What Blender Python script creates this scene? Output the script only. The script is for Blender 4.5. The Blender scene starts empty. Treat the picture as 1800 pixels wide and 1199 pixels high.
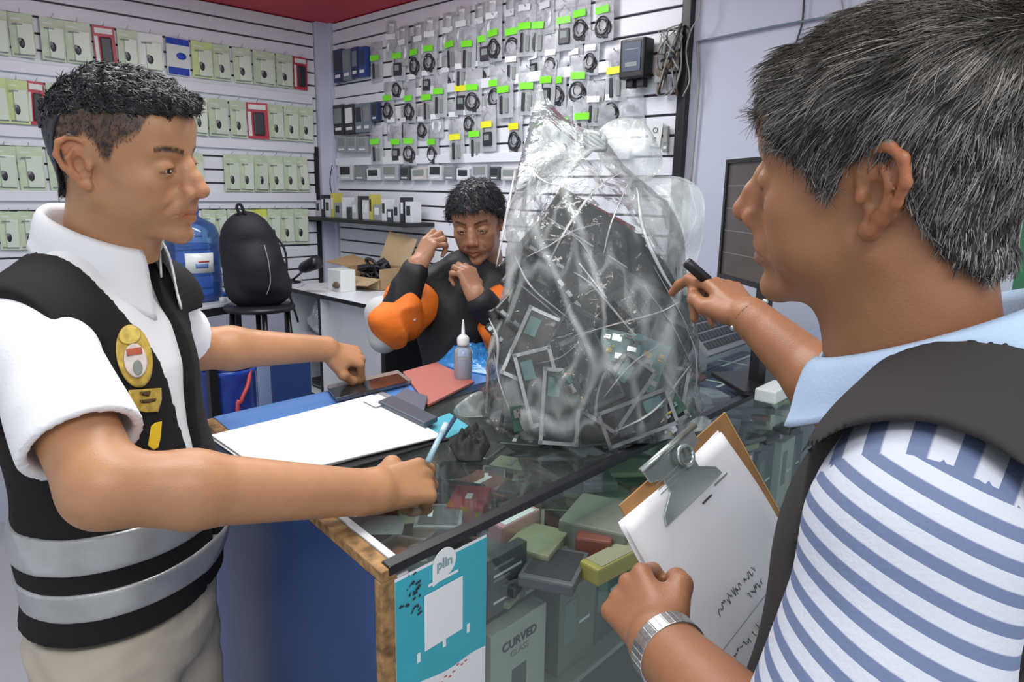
import bpy, bmesh, math, random, os
import numpy as np
from mathutils import Vector, Matrix, noise as mnoise
random.seed(7)
rng = np.random.default_rng(11)
scene = bpy.context.scene
C = scene.collection
PI = math.pi
# ---------------------------------------------------------------- camera
F_PX, PITCH, ROLL, CAM_H = 1235.0, math.radians(12.1), math.radians(1.0), 1.5
_fw = np.array([0, math.cos(PITCH), -math.sin(PITCH)])
_up = np.array([0, math.sin(PITCH), math.cos(PITCH)])
_ri = np.array([1.0, 0, 0])
CR = math.cos(ROLL)*_ri + math.sin(ROLL)*_up
CU = -math.sin(ROLL)*_ri + math.cos(ROLL)*_up
CAM = np.array([0, 0, CAM_H])
cd = bpy.data.cameras.new('camera'); cam = bpy.data.objects.new('camera', cd); C.objects.link(cam)
cd.sensor_width = 36; cd.lens = 36*F_PX/1800; cd.clip_start = 0.02
cam.matrix_world = Matrix(((CR[0], CU[0], -_fw[0], 0), (CR[1], CU[1], -_fw[1], 0), (CR[2], CU[2], -_fw[2], CAM_H), (0, 0, 0, 1)))
scene.camera = cam
# ---------------------------------------------------------------- world, lights, exposure
scene.view_settings.view_transform = 'Standard'
scene.view_settings.look = 'None'
scene.view_settings.gamma = 1.0
scene.view_settings.use_curve_mapping = False
scene.view_settings.exposure = 0.0
w = bpy.data.worlds.new('world'); scene.world = w; w.use_nodes = True
w.node_tree.nodes['Background'].inputs[0].default_value = (0.86, 0.92, 1.0, 1)
w.node_tree.nodes['Background'].inputs[1].default_value = 0.85
def area(name, loc, tgt, sx, sy, power, col=(1, 1, 1)):
    l = bpy.data.lights.new(name, 'AREA'); l.shape = 'RECTANGLE'; l.size = sx; l.size_y = sy; l.energy = power; l.color = col
    o = bpy.data.objects.new(name, l); C.objects.link(o); o.location = loc
    d = Vector(tgt)-Vector(loc); o.rotation_euler = d.to_track_quat('-Z', 'Y').to_euler()
    return o
area('ceiling_tube_light', (-0.35, 1.15, 2.36), (-0.35, 1.15, 0), 1.2, 0.22, 21, (1, 0.98, 0.95))
area('ceiling_tube_light', (-0.6, 2.5, 2.36), (-0.6, 2.5, 0), 1.2, 0.22, 20, (0.97, 0.98, 1.0))
area('ceiling_tube_light', (0.35, -0.35, 2.36), (0.3, -0.1, 0), 1.2, 0.22, 18, (1, 0.99, 0.97))

def raydir(px, py):
    return _fw + (px-900)/F_PX*CR - (py-599.5)/F_PX*CU
def P(px, py, d):
    return CAM + raydir(px, py)*d
def G(px, py, z):
    v = raydir(px, py); return CAM + v*((z-CAM_H)/v[2])
def HP(px, py, p0, n):
    v = raydir(px, py); return CAM + v*(np.dot(np.array(p0)-CAM, n)/np.dot(v, n))
def nrm(v):
    v = np.array(v, float); return v/(np.linalg.norm(v)+1e-12)

# ---------------------------------------------------------------- materials
MATS = {}
def mat(name, col=(.5, .5, .5), rough=.5, metal=0, spec=.5, alpha=1, trans=0, emit=None, noise=0, nscale=20, bump=0, bscale=60, sss=0, coat=0, attr=None, ior=1.45, sheen=0):
    if name in MATS: return MATS[name]
    m = bpy.data.materials.new(name); m.use_nodes = True; MATS[name] = m
    nt = m.node_tree; b = nt.nodes['Principled BSDF']
    b.inputs['Base Color'].default_value = (*col, 1); b.inputs['Roughness'].default_value = rough
    b.inputs['Metallic'].default_value = metal; b.inputs['Specular IOR Level'].default_value = spec
    b.inputs['Alpha'].default_value = alpha; b.inputs['Transmission Weight'].default_value = trans
    b.inputs['IOR'].default_value = ior; b.inputs['Coat Weight'].default_value = coat
    if sheen: b.inputs['Sheen Weight'].default_value = sheen
    if emit: b.inputs['Emission Color'].default_value = (*emit[:3], 1); b.inputs['Emission Strength'].default_value = emit[3]
    if sss:
        b.inputs['Subsurface Weight'].default_value = sss; b.inputs['Subsurface Radius'].default_value = (.012, .005, .003); b.inputs['Subsurface Scale'].default_value = 1.0
    tc = nt.nodes.new('ShaderNodeTexCoord')
    src = None
    if attr:
        a = nt.nodes.new('ShaderNodeAttribute'); a.attribute_name = attr; src = a.outputs['Color']
        nt.links.new(src, b.inputs['Base Color'])
    if noise:
        n = nt.nodes.new('ShaderNodeTexNoise'); n.inputs['Scale'].default_value = nscale; n.inputs['Detail'].default_value = 5
        nt.links.new(tc.outputs['Object'], n.inputs['Vector'])
        mr = nt.nodes.new('ShaderNodeMapRange'); mr.inputs['From Min'].default_value = .3; mr.inputs['From Max'].default_value = .7
        mr.inputs['To Min'].default_value = 1-noise; mr.inputs['To Max'].default_value = 1+noise
        nt.links.new(n.outputs['Fac'], mr.inputs['Value'])
        mx = nt.nodes.new('ShaderNodeVectorMath'); mx.operation = 'SCALE'
        if src: nt.links.new(src, mx.inputs[0])
        else: mx.inputs[0].default_value = col
        nt.links.new(mr.outputs[0], mx.inputs['Scale']); nt.links.new(mx.outputs[0], b.inputs['Base Color'])
    if bump:
        n = nt.nodes.new('ShaderNodeTexNoise'); n.inputs['Scale'].default_value = bscale; n.inputs['Detail'].default_value = 6
        nt.links.new(tc.outputs['Object'], n.inputs['Vector'])
        bp = nt.nodes.new('ShaderNodeBump'); bp.inputs['Strength'].default_value = bump; bp.inputs['Distance'].default_value = .004
        nt.links.new(n.outputs['Fac'], bp.inputs['Height']); nt.links.new(bp.outputs[0], b.inputs['Normal'])
    return m
def film(name, tint=(1, 1, 1), op=.15, rough=.12, gloss=.5, bump=.4, bscale=14, body=(.85, .88, .9), crease=0, cscale=9):
    """clear thin plastic: see-through film with a little milky body and a glossy skin"""
    if name in MATS: return MATS[name]
    m = bpy.data.materials.new(name); m.use_nodes = True; MATS[name] = m
    nt = m.node_tree; N = nt.nodes; L = nt.links; N.clear()
    out = N.new('ShaderNodeOutputMaterial'); tr = N.new('ShaderNodeBsdfTransparent'); tr.inputs[0].default_value = (*tint, 1)
    df = N.new('ShaderNodeBsdfDiffuse'); df.inputs[0].default_value = (*body, 1)
    gl = N.new('ShaderNodeBsdfGlossy'); gl.inputs['Roughness'].default_value = rough
    m1 = N.new('ShaderNodeMixShader'); m1.inputs[0].default_value = op
    m2 = N.new('ShaderNodeMixShader'); fr = N.new('ShaderNodeFresnel'); fr.inputs[0].default_value = 1.5
    mul = N.new('ShaderNodeMath'); mul.operation = 'MULTIPLY'; mul.inputs[1].default_value = gloss; L.new(fr.outputs[0], mul.inputs[0])
    L.new(tr.outputs[0], m1.inputs[1]); L.new(df.outputs[0], m1.inputs[2]); L.new(m1.outputs[0], m2.inputs[1]); L.new(gl.outputs[0], m2.inputs[2])
    L.new(mul.outputs[0], m2.inputs[0]); L.new(m2.outputs[0], out.inputs[0])
    if crease:      # whitened crease lines of crumpled film
        tc = N.new('ShaderNodeTexCoord'); acc = None
        for k, (sc_, wd_) in enumerate(((cscale, .035), (cscale*2.6, .05))):
            n = N.new('ShaderNodeTexNoise'); n.inputs['Scale'].default_value = sc_; n.inputs['Detail'].default_value = 1.2; n.inputs['Distortion'].default_value = .5
            mp = N.new('ShaderNodeMapping'); mp.inputs['Scale'].default_value = (1.5, 1, .55); mp.inputs['Rotation'].default_value = (0, .6-k*1.3, 0); L.new(tc.outputs['Object'], mp.inputs['Vector']); L.new(mp.outputs[0], n.inputs['Vector'])
            s1 = N.new('ShaderNodeMath'); s1.operation = 'SUBTRACT'; s1.inputs[1].default_value = .5; L.new(n.outputs['Fac'], s1.inputs[0])
            s2 = N.new('ShaderNodeMath'); s2.operation = 'ABSOLUTE'; L.new(s1.outputs[0], s2.inputs[0])
            mr = N.new('ShaderNodeMapRange'); mr.interpolation_type = 'SMOOTHSTEP'; mr.inputs['From Min'].default_value = 0; mr.inputs['From Max'].default_value = wd_; mr.inputs['To Min'].default_value = crease*(1-.4*k); mr.inputs['To Max'].default_value = 0; L.new(s2.outputs[0], mr.inputs['Value'])
            if acc is None: acc = mr.outputs[0]
            else: ad = N.new('ShaderNodeMath'); ad.operation = 'MAXIMUM'; L.new(acc, ad.inputs[0]); L.new(mr.outputs[0], ad.inputs[1]); acc = ad.outputs[0]
        ad = N.new('ShaderNodeMath'); ad.operation = 'ADD'; ad.inputs[1].default_value = op; L.new(acc, ad.inputs[0]); L.new(ad.outputs[0], m1.inputs[0])
    if bump:
        tc = N.new('ShaderNodeTexCoord'); n = N.new('ShaderNodeTexNoise'); n.inputs['Scale'].default_value = bscale; n.inputs['Detail'].default_value = 4; n.inputs['Distortion'].default_value = 1.5
        L.new(tc.outputs['Object'], n.inputs['Vector']); bp = N.new('ShaderNodeBump'); bp.inputs['Strength'].default_value = bump; bp.inputs['Distance'].default_value = .02
        L.new(n.outputs['Fac'], bp.inputs['Height'])
        for s in (gl, fr): L.new(bp.outputs[0], s.inputs['Normal'])
    return m

# ---------------------------------------------------------------- mesh builder
class MB:
    def __init__(s): s.v = []; s.f = []; s.m = []; s.sm = []; s.mats = []; s.T = None
    def slot(s, m):
        if m is None: return 0
        if m not in s.mats: s.mats.append(m)
        return s.mats.index(m)
    def add(s, V, F, m=None, smooth=False, M=None):
        V = np.asarray(V, float)
        if M is not None: V = V @ np.array(M)[:3, :3].T + np.array(M)[:3, 3]
        if s.T is not None: V = V @ s.T[:3, :3].T + s.T[:3, 3]
        o = len(s.v); s.v.extend(V.tolist()); k = s.slot(m)
        for f in F: s.f.append([i+o for i in f]); s.m.append(k); s.sm.append(smooth)
        return s
    def box(s, c, size, m=None, R=None, ch=0):
        bm = bmesh.new(); bmesh.ops.create_cube(bm, size=1)
        for v in bm.verts: v.co = Vector((v.co.x*size[0], v.co.y*size[1], v.co.z*size[2]))
        if ch:
            bmesh.ops.bevel(bm, geom=list(bm.edges), offset=min(ch, min(size)*.45), segments=2, profile=.6, affect='EDGES')
        bm.verts.index_update()
        V = np.array([v.co[:] for v in bm.verts]); F = [[v.index for v in f.verts] for f in bm.faces]; bm.free()
        if R is not None: V = V @ np.array(R)[:3, :3].T
        return s.add(V+np.array(c), F, m)
    def b2(s, lo, hi, m=None, ch=0):
        lo = np.array(lo, float); hi = np.array(hi, float); return s.box((lo+hi)/2, np.abs(hi-lo), m, ch=ch)
    def tube(s, pts, r, n=8, m=None, cap=True, flat=1.0):
        pts = [np.array(p, float) for p in pts]; k = len(pts)
        if np.isscalar(r): r = [r]*k
        V = []; F = []; prev = None
        for i, p in enumerate(pts):
            t = nrm(pts[min(i+1, k-1)]-pts[max(i-1, 0)])
            if prev is None:
                a = np.array([0, 0, 1.0]) if abs(t[2]) < .9 else np.array([1.0, 0, 0]); x = nrm(np.cross(a, t))
            else: x = nrm(prev-t*np.dot(prev, t))
            prev = x; y = np.cross(t, x)
            for j in range(n):
                a = 2*PI*j/n; V.append(p+r[i]*(math.cos(a)*x+flat*math.sin(a)*y))
        for i in range(k-1):
            for j in range(n): F.append([i*n+j, i*n+(j+1) % n, (i+1)*n+(j+1) % n, (i+1)*n+j])
        if cap: F.append(list(range(n))[::-1]); F.append([(k-1)*n+j for j in range(n)])
        return s.add(V, F, m, True)
    def lathe(s, prof, n=24, m=None, c=(0, 0, 0), M=None, smooth=True):
        V = []; F = []; k = len(prof)
        for r, z in prof:
            for j in range(n):
                a = 2*PI*j/n; V.append((c[0]+r*math.cos(a), c[1]+r*math.sin(a), c[2]+z))
        for i in range(k-1):
            for j in range(n): F.append([i*n+j, i*n+(j+1) % n, (i+1)*n+(j+1) % n, (i+1)*n+j])
        F.append(list(range(n))[::-1]); F.append([(k-1)*n+j for j in range(n)])
        return s.add(V, F, m, smooth, M)
    def prism(s, poly, z0, z1, m=None, M=None):
        n = len(poly); V = [(x, y, z0) for x, y in poly]+[(x, y, z1) for x, y in poly]
        F = [list(range(n))[::-1], list(range(n, 2*n))]+[[i, (i+1) % n, n+(i+1) % n, n+i] for i in range(n)]
        return s.add(V, F, m, False, M)
    def hull4(s, A, B, m=None):
        """solid between two quads A (bottom) and B (top), world points"""
        V = list(A)+list(B); F = [[3, 2, 1, 0], [4, 5, 6, 7]]+[[i, (i+1) % 4, 4+(i+1) % 4, 4+i] for i in range(4)]
        return s.add(V, F, m)
    def grid(s, fn, nu, nv, m=None, close=False):
        V = []; F = []
        for i in range(nu+1):
            for j in range(nv+1): V.append(fn(i/nu, j/nv))
        for i in range(nu):
            for j in range(nv):
                a = i*(nv+1)+j; F.append([a, a+nv+1, a+nv+2, a+1])
        return s.add(V, F, m, True)
    def sphere(s, c, r, m=None, n=16, R=None):
        if np.isscalar(r): r = (r, r, r)
        V = []; F = []; k = n//2
        for i in range(k+1):
            t = PI*(i+.02)/(k+.04)
            for j in range(n):
                a = 2*PI*j/n; V.append((r[0]*math.sin(t)*math.cos(a), r[1]*math.sin(t)*math.sin(a), r[2]*math.cos(t)))
        for i in range(k):
            for j in range(n): F.append([i*n+j, (i+1)*n+j, (i+1)*n+(j+1) % n, i*n+(j+1) % n])
        F.append(list(range(n))); F.append([k*n+j for j in range(n)][::-1])
        V = np.array(V)
        if R is not None: V = V @ np.array(R)[:3, :3].T
        return s.add(V+np.array(c), F, m, True)
XF = {}
def frame(o, M):
    XF[o.name] = np.array(M, float)
def obj(name, mb, m=None, parent=None, world=True, bevel=0, solid=0, sub=0):
    """links one mesh object; its vertices are given in world space and stored relative to its parent's frame"""
    me = bpy.data.meshes.new(name); V = np.array(mb.v, float)
    o = bpy.data.objects.new(name, me); C.objects.link(o)
    if parent is not None and parent.name in XF:
        M = XF[parent.name]
        if world:
            I = np.linalg.inv(M); V = V @ I[:3, :3].T + I[:3, 3]
        XF[o.name] = M; o.parent = parent
    else:
        # origin at the foot of the mesh
        c = V.mean(0); c[2] = V[:, 2].min(); V = V-c; o.location = c
        M = np.eye(4); M[:3, 3] = c; XF[o.name] = M
    me.from_pydata(V.tolist(), [], mb.f)
    ms = mb.mats if mb.mats else [m]
    if not mb.mats and m is None: ms = []
    for x in ms: me.materials.append(x)
    if m is not None and not mb.mats: pass
    me.polygons.foreach_set('material_index', mb.m); me.polygons.foreach_set('use_smooth', mb.sm); me.update()
    if solid: md = o.modifiers.new('s', 'SOLIDIFY'); md.thickness = solid; md.offset = 0
    if bevel: md = o.modifiers.new('b', 'BEVEL'); md.width = bevel; md.segments = 2; md.limit_method = 'ANGLE'
    if sub: md = o.modifiers.new('u', 'SUBSURF'); md.levels = sub; md.render_levels = sub
    return o
def thing(name, label, cat, M=None, loc=None, group=None):
    o = bpy.data.objects.new(name, None); C.objects.link(o)
    if M is None: M = np.eye(4); M[:3, 3] = loc
    M = np.array(M, float); o.matrix_world = Matrix(M.tolist()); XF[o.name] = M
    return tag(o, label, cat, group)
def tag(o, label, cat, group=None, kind=None):
    o['label'] = label; o['category'] = cat
    if group: o['group'] = group
    if kind: o['kind'] = kind
    return o
def struct(name, mb, m=None, **k):
    o = obj(name, mb, m, **k); o['kind'] = 'structure'; return o
def FR(p, x, y, z=None):
    """4x4 frame from origin and axes"""
    x = nrm(x); y = np.array(y, float); y = nrm(y-x*np.dot(x, y)); z = np.cross(x, y)
    M = np.eye(4); M[:3, 0] = x; M[:3, 1] = y; M[:3, 2] = z; M[:3, 3] = p; return M
def dup(root, M, label=None, group=None):
    r = root.copy(); C.objects.link(r); r.matrix_world = Matrix(np.array(M).tolist())
    if label: r['label'] = label
    if group: r['group'] = group
    for ch in list(root.children):
        c = ch.copy(); C.objects.link(c); c.parent = r
        for g in list(ch.children):
            d = g.copy(); C.objects.link(d); d.parent = c
    return r
def text_mb(txt, size, M, m, th=.0003, mb=None, align='CENTER', bold=0):
    cu = bpy.data.curves.new('t', 'FONT'); cu.body = txt; cu.size = size; cu.extrude = th; cu.align_x = align; cu.align_y = 'CENTER'; cu.offset = bold
    o = bpy.data.objects.new('t', cu); C.objects.link(o); dg = bpy.context.evaluated_depsgraph_get(); me = bpy.data.meshes.new_from_object(o.evaluated_get(dg))
    V = [v.co[:] for v in me.vertices]; F = [list(p.vertices) for p in me.polygons]
    bpy.data.objects.remove(o); bpy.data.curves.remove(cu); bpy.data.meshes.remove(me)
    mb = mb or MB(); mb.add(V, F, m, False, M); return mb

# ---------------------------------------------------------------- implicit-surface modelling (smooth-blended solids meshed by surface nets)
def vnoise(Pt, s, seed=0):
    """cheap smooth noise from summed sines, -1..1"""
    r = np.random.default_rng(seed); out = 0
    for k in range(5):
        d = r.normal(size=3); d /= np.linalg.norm(d); ph = r.uniform(0, 6.28); fq = s*r.uniform(.6, 1.7)
        out = out + np.sin(Pt @ d*fq+ph+1.3*np.sin(Pt @ np.roll(d, 1)*fq*.7+ph*2))
    return out/3.0
class Field:
    def __init__(s, lo, hi, h):
        s.lo = np.array(lo, float); s.h = h; s.n = np.ceil((np.array(hi)-s.lo)/h).astype(int)+1
        s.D = np.full(s.n, 1.0, np.float32); s.ax = [s.lo[i]+h*np.arange(s.n[i]) for i in range(3)]
    def sl(s, lo, hi):
        a = np.clip(np.floor((np.array(lo)-s.lo)/s.h).astype(int), 0, s.n); b = np.clip(np.ceil((np.array(hi)-s.lo)/s.h).astype(int)+1, 0, s.n)
        return tuple(slice(a[i], b[i]) for i in range(3))
    def pts(s, q):
        X, Y, Z = np.meshgrid(*[s.ax[i][q[i]] for i in range(3)], indexing='ij'); return np.stack([X, Y, Z], -1)
    def _mix(s, q, d, k, mode):
        a = s.D[q]
        if mode == 'u':
            if k <= 0: s.D[q] = np.minimum(a, d)
            else:
                h = np.clip(.5+.5*(a-d)/k, 0, 1); s.D[q] = a*(1-h)+d*h-k*h*(1-h)
        elif mode == 's':
            d = -d
            if k <= 0: s.D[q] = np.maximum(a, d)
            else:
                h = np.clip(.5-.5*(a-d)/k, 0, 1); s.D[q] = a*(1-h)+d*h+k*h*(1-h)
    def ell(s, c, r, k=.01, mode='u', R=None, mir=False):
        c = np.array(c, float); r = np.array(r, float) if not np.isscalar(r) else np.array([r]*3)
        rm = r.max()+k+3*s.h; q = s.sl(c-rm, c+rm)
        if min(x.stop-x.start for x in q) <= 0: return s
        p = s.pts(q)-c
        if R is not None: p = p @ np.array(R)[:3, :3]
        k0 = np.sqrt(((p/r)**2).sum(-1)); k1 = np.sqrt(((p/r**2)**2).sum(-1))+1e-9
        s._mix(q, (k0*(k0-1)/k1).astype(np.float32), k, mode)
        if mir: s.ell(c*[1, -1, 1], r, k, mode, None if R is None else np.diag([1, -1, 1]) @ np.array(R)[:3, :3] @ np.diag([1, -1, 1]))
        return s
    def cap(s, a, b, r1, r2=None, k=.01, mode='u', mir=False, sq=None):
        """tapered capsule; sq=(axis vector, factor) squashes the section along an axis"""
        r2 = r1 if r2 is None else r2; a = np.array(a, float); b = np.array(b, float); rm = max(r1, r2)*(max(1, sq[1]) if sq else 1)+k+3*s.h
        q = s.sl(np.minimum(a, b)-rm, np.maximum(a, b)+rm)
        if min(x.stop-x.start for x in q) <= 0: return s
        p = s.pts(q); ab = b-a; h = np.clip(((p-a) @ ab)/(ab @ ab+1e-12), 0, 1); e = p-a-h[..., None]*ab
        if sq:
            n = nrm(sq[0]); t = e @ n; e = e+(t*(1/sq[1]-1))[..., None]*n
        s._mix(q, (np.linalg.norm(e, axis=-1)-(r1+(r2-r1)*h)).astype(np.float32), k, mode)
        if mir: s.cap(a*[1, -1, 1], b*[1, -1, 1], r1, r2, k, mode, sq=None if sq is None else (np.array(sq[0])*[1, -1, 1], sq[1]))
        return s
    def chain(s, pts, rs, k=.01, mode='u', mir=False, sq=None):
        if np.isscalar(rs): rs = [rs]*len(pts)
        for i in range(len(pts)-1): s.cap(pts[i], pts[i+1], rs[i], rs[i+1], k, mode, mir, sq)
        return s
    def fn(s, f, mode='disp'):
        q = tuple(slice(0, n) for n in s.n); p = s.pts(q)
        v = f(p).astype(np.float32)
        if mode == 'disp': s.D += v
        elif mode == 'max': s.D = np.maximum(s.D, v)
        elif mode == 'min': s.D = np.minimum(s.D, v)
        return s
    def mesh(s):
        D = s.D.copy(); D[0] = D[-1] = 1; D[:, 0] = D[:, -1] = 1; D[:, :, 0] = D[:, :, -1] = 1
        I = D < 0; nx, ny, nz = D.shape
        cs = np.zeros((nx-1, ny-1, nz-1), np.int8)
        for a in (0, 1):
            for b in (0, 1):
                for c in (0, 1): cs += I[a:nx-1+a, b:ny-1+b, c:nz-1+c]
        act = (cs > 0) & (cs < 8); idx = np.argwhere(act); vid = np.full(act.shape, -1, np.int64); vid[act] = np.arange(len(idx))
        acc = np.zeros((len(idx), 3)); cnt = np.zeros(len(idx))
        cor = [(a, b, c) for a in (0, 1) for b in (0, 1) for c in (0, 1)]
        for i in range(8):
            for j in range(i+1, 8):
                A, B = np.array(cor[i]), np.array(cor[j])
                if np.abs(A-B).sum() != 1: continue
                da = D[tuple((idx+A).T)]; db = D[tuple((idx+B).T)]; mk = (da < 0) != (db < 0)
                t = np.where(mk, da/(da-db+1e-20), 0); acc += np.where(mk[:, None], A+t[:, None]*(B-A), 0); cnt += mk
        V = s.lo+(idx+acc/cnt[:, None])*s.h
        Fs = []
        for ax in range(3):
            o1, o2 = [(1, 2), (2, 0), (0, 1)][ax]
            sa = [slice(None)]*3; sb = [slice(None)]*3; sa[ax] = slice(0, -1); sb[ax] = slice(1, None)
            x = I[tuple(sa)] != I[tuple(sb)]; e = np.argwhere(x); e = e[(e[:, o1] > 0) & (e[:, o2] > 0) & (e[:, o1] < D.shape[o1]-1) & (e[:, o2] < D.shape[o2]-1)]
            d1 = np.zeros(3, int); d1[o1] = 1; d2 = np.zeros(3, int); d2[o2] = 1
            q = np.stack([vid[tuple((e-d1-d2).T)], vid[tuple((e-d2).T)], vid[tuple(e.T)], vid[tuple((e-d1).T)]], 1)
            inside = I[tuple(e.T)]; q = np.where(inside[:, None], q, q[:, ::-1]); q = q[(q >= 0).all(1)]; Fs.append(q)
        return V, np.concatenate(Fs)
def fast_mesh(name, parts, parent=None, M=None, mats=(), colors=None, smooth=True):
    """parts: list of (V, F[, material index]); one mesh object"""
    Vs = []; Fs = []; mi = []; o = 0
    for p in parts:
        V, F = p[0], p[1]; Vs.append(V); Fs.append(F+o); o += len(V); mi.append(np.full(len(F), p[2] if len(p) > 2 else 0, np.int32))
    V = np.concatenate(Vs); F = np.concatenate(Fs); mi = np.concatenate(mi)
    if parent is not None: I = np.linalg.inv(XF[parent.name]); V = V @ I[:3, :3].T + I[:3, 3]
    me = bpy.data.meshes.new(name); me.vertices.add(len(V)); me.vertices.foreach_set('co', V.astype(np.float32).ravel())
    n = len(F); k = F.shape[1]; me.loops.add(n*k); me.loops.foreach_set('vertex_index', F.astype(np.int32).ravel())
    me.polygons.add(n); me.polygons.foreach_set('loop_start', np.arange(0, n*k, k, dtype=np.int32)); me.polygons.foreach_set('loop_total', np.full(n, k, np.int32))
    me.polygons.foreach_set('material_index', mi); me.polygons.foreach_set('use_smooth', np.full(n, smooth))
    me.update(calc_edges=True); me.validate()
    for m in mats: me.materials.append(m)
    if colors is not None:
        a = me.color_attributes.new('col', 'FLOAT_COLOR', 'POINT'); c = np.concatenate([colors, np.ones((len(colors), 1))], 1); a.data.foreach_set('color', c.astype(np.float32).ravel())
    ob = bpy.data.objects.new(name, me); C.objects.link(ob)
    if parent is not None: ob.parent = parent; XF[ob.name] = XF[parent.name]
    return ob
def relax(V, Q, it=4, lam=.5, mu=.9):
    E = np.concatenate([Q[:, [0, 1]], Q[:, [1, 2]], Q[:, [2, 3]], Q[:, [3, 0]]]); E = np.concatenate([E, E[:, ::-1]]); n = len(V); cnt = np.bincount(E[:, 0], minlength=n)[:, None]
    for k in range(it):
        for l in (lam, -lam*mu):
            S = np.stack([np.bincount(E[:, 0], V[E[:, 1], i], n) for i in range(3)], 1)/np.maximum(cnt, 1); V = V+l*(S-V)
    return V, Q
def rotm(ax, a):
    return np.array(Matrix.Rotation(a, 3, Vector(ax)))
def cr(pts, n=8):
    """catmull-rom through points"""
    pts = [np.array(p, float) for p in pts]; q = [2*pts[0]-pts[1]]+pts+[2*pts[-1]-pts[-2]]; out = []
    for i in range(1, len(q)-2):
        for t in np.linspace(0, 1, n, endpoint=False):
            a, b, c, d = q[i-1:i+3]; out.append(.5*((2*b)+(-a+c)*t+(2*a-5*b+4*c-d)*t*t+(-a+3*b-3*c+d)*t**3))
    out.append(pts[-1]); return out
# ---------------------------------------------------------------- room frame
AZ = math.radians(45.5)
U2 = np.array([math.cos(AZ), math.sin(AZ), 0]); V2 = np.array([-math.sin(AZ), math.cos(AZ), 0]); K3 = np.array([0, 0, 1.0])
COR = P(577, 45, 3.9); ZC = 2.375; COR[2] = 0
ML = FR(COR, U2, K3); MR = FR(COR, -V2, K3)      # wall frames: x left-to-right as seen, y up, z out of the wall into the room
def onL(px, py, off=0.0):
    h = HP(px, py, COR+ML[:3, 2]*off, ML[:3, 2])-COR; return float(h @ ML[:3, 0]), float(h[2])
def onR(px, py, off=0.0):
    h = HP(px, py, COR+MR[:3, 2]*off, MR[:3, 2])-COR; return float(h @ MR[:3, 0]), float(h[2])
def toW(M, p): return np.array(M)[:3, :3] @ np.array(p, float)+np.array(M)[:3, 3]
def sub(M, x, y, z=0, rot=0):
    """frame inside a wall frame, turned by rot in the wall plane"""
    R = np.eye(4); c, s = math.cos(rot), math.sin(rot); R[:3, 3] = (x, y, z); R[:2, :2] = [[c, -s], [s, c]]; return np.array(M) @ R

m_wall = mat('wall_paint', (.50, .53, .63), .6, noise=.03, nscale=3)
m_pillar = mat('pillar_paint', (.55, .58, .70), .6, noise=.03, nscale=3)
m_slat = mat('slat_melamine', (.72, .74, .80), .35, noise=.02, nscale=6)
m_groove = mat('groove', (.06, .06, .07), .6)
m_red = mat('red_ceiling_paint', (.55, .022, .042), .5, noise=.08, nscale=4)
m_floor = mat('floor_tile', (.42, .42, .44), .35, noise=.05, nscale=5)
m_black = mat('black_plastic', (.012, .012, .014), .35)
m_blackmat = mat('black_matte', (.012, .012, .014), .8)
m_white = mat('white_melamine', (.66, .68, .72), .35, noise=.03, nscale=8)
m_green = mat('green_paint', (.045, .20, .10), .5, noise=.08, nscale=5)
m_beige = mat('beige_board', (.5, .45, .36), .6, noise=.1, nscale=5)

b = MB(); b.T = ML; b.b2((-4.2, 0, -.12), (0, ZC+.02, 0), m_wall); struct('wall_left', b, m_wall)
b = MB(); b.T = MR; b.b2((0, 0, -.12), (4.6, ZC+.02, 0), m_wall); struct('wall_right', b, m_wall)
b = MB(); b.T = MR; b.b2((0, 0, 0), (.075, ZC, .035), m_pillar); b.b2((0.0, 0, .0), (.001, ZC, .1), m_pillar); struct('trim_1', b)
b = MB(); b.T = ML; b.b2((-.105, 0, 0), (0, ZC, .05), m_pillar); struct('trim_2', b)
A = toW(MR, (4.6, 0, -.1)); Bc = toW(ML, (-4.2, 0, -.1))
ext = 2.2*nrm(-U2); ext2 = 3.0*nrm(-U2)
b = MB(); pl = [toW(ML, (.1, 0, -.1)), toW(MR, (4.6, 0, -.1)), toW(MR, (4.6, 0, 5.2)), toW(ML, (-4.2, 0, 4.0)), toW(ML, (-4.2, 0, -.1))]
b.prism([(q[0], q[1]) for q in pl], -.05, 0, m_floor); struct('floor', b)
b = MB(); pl = [toW(ML, (0, 0, 0)), toW(MR, (3.4, 0, 0)), toW(MR, (3.4, 0, 2.2)), toW(ML, (-3.2, 0, 2.0)), toW(ML, (-3.2, 0, 0))]
b.prism([(q[0], q[1]) for q in pl], ZC+.012, ZC+.08, m_slat); struct('ceiling', b)  # unseen part made white to keep red reflections off the bag
b = MB(); pl = [toW(ML, (0, 0, 0)), toW(MR, (3.4, 0, 0)), toW(MR, (3.4, 0, .55)), toW(MR, (1.2, 0, .75)), toW(ML, (-1.0, 0, .9)), toW(ML, (-3.2, 0, .6)), toW(ML, (-3.2, 0, 0))]
b.prism([(q[0], q[1]) for q in pl], ZC, ZC+.012, m_red); struct('trim_5', b)  # red ceiling kept to a band by the walls, limiting its reflections
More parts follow.
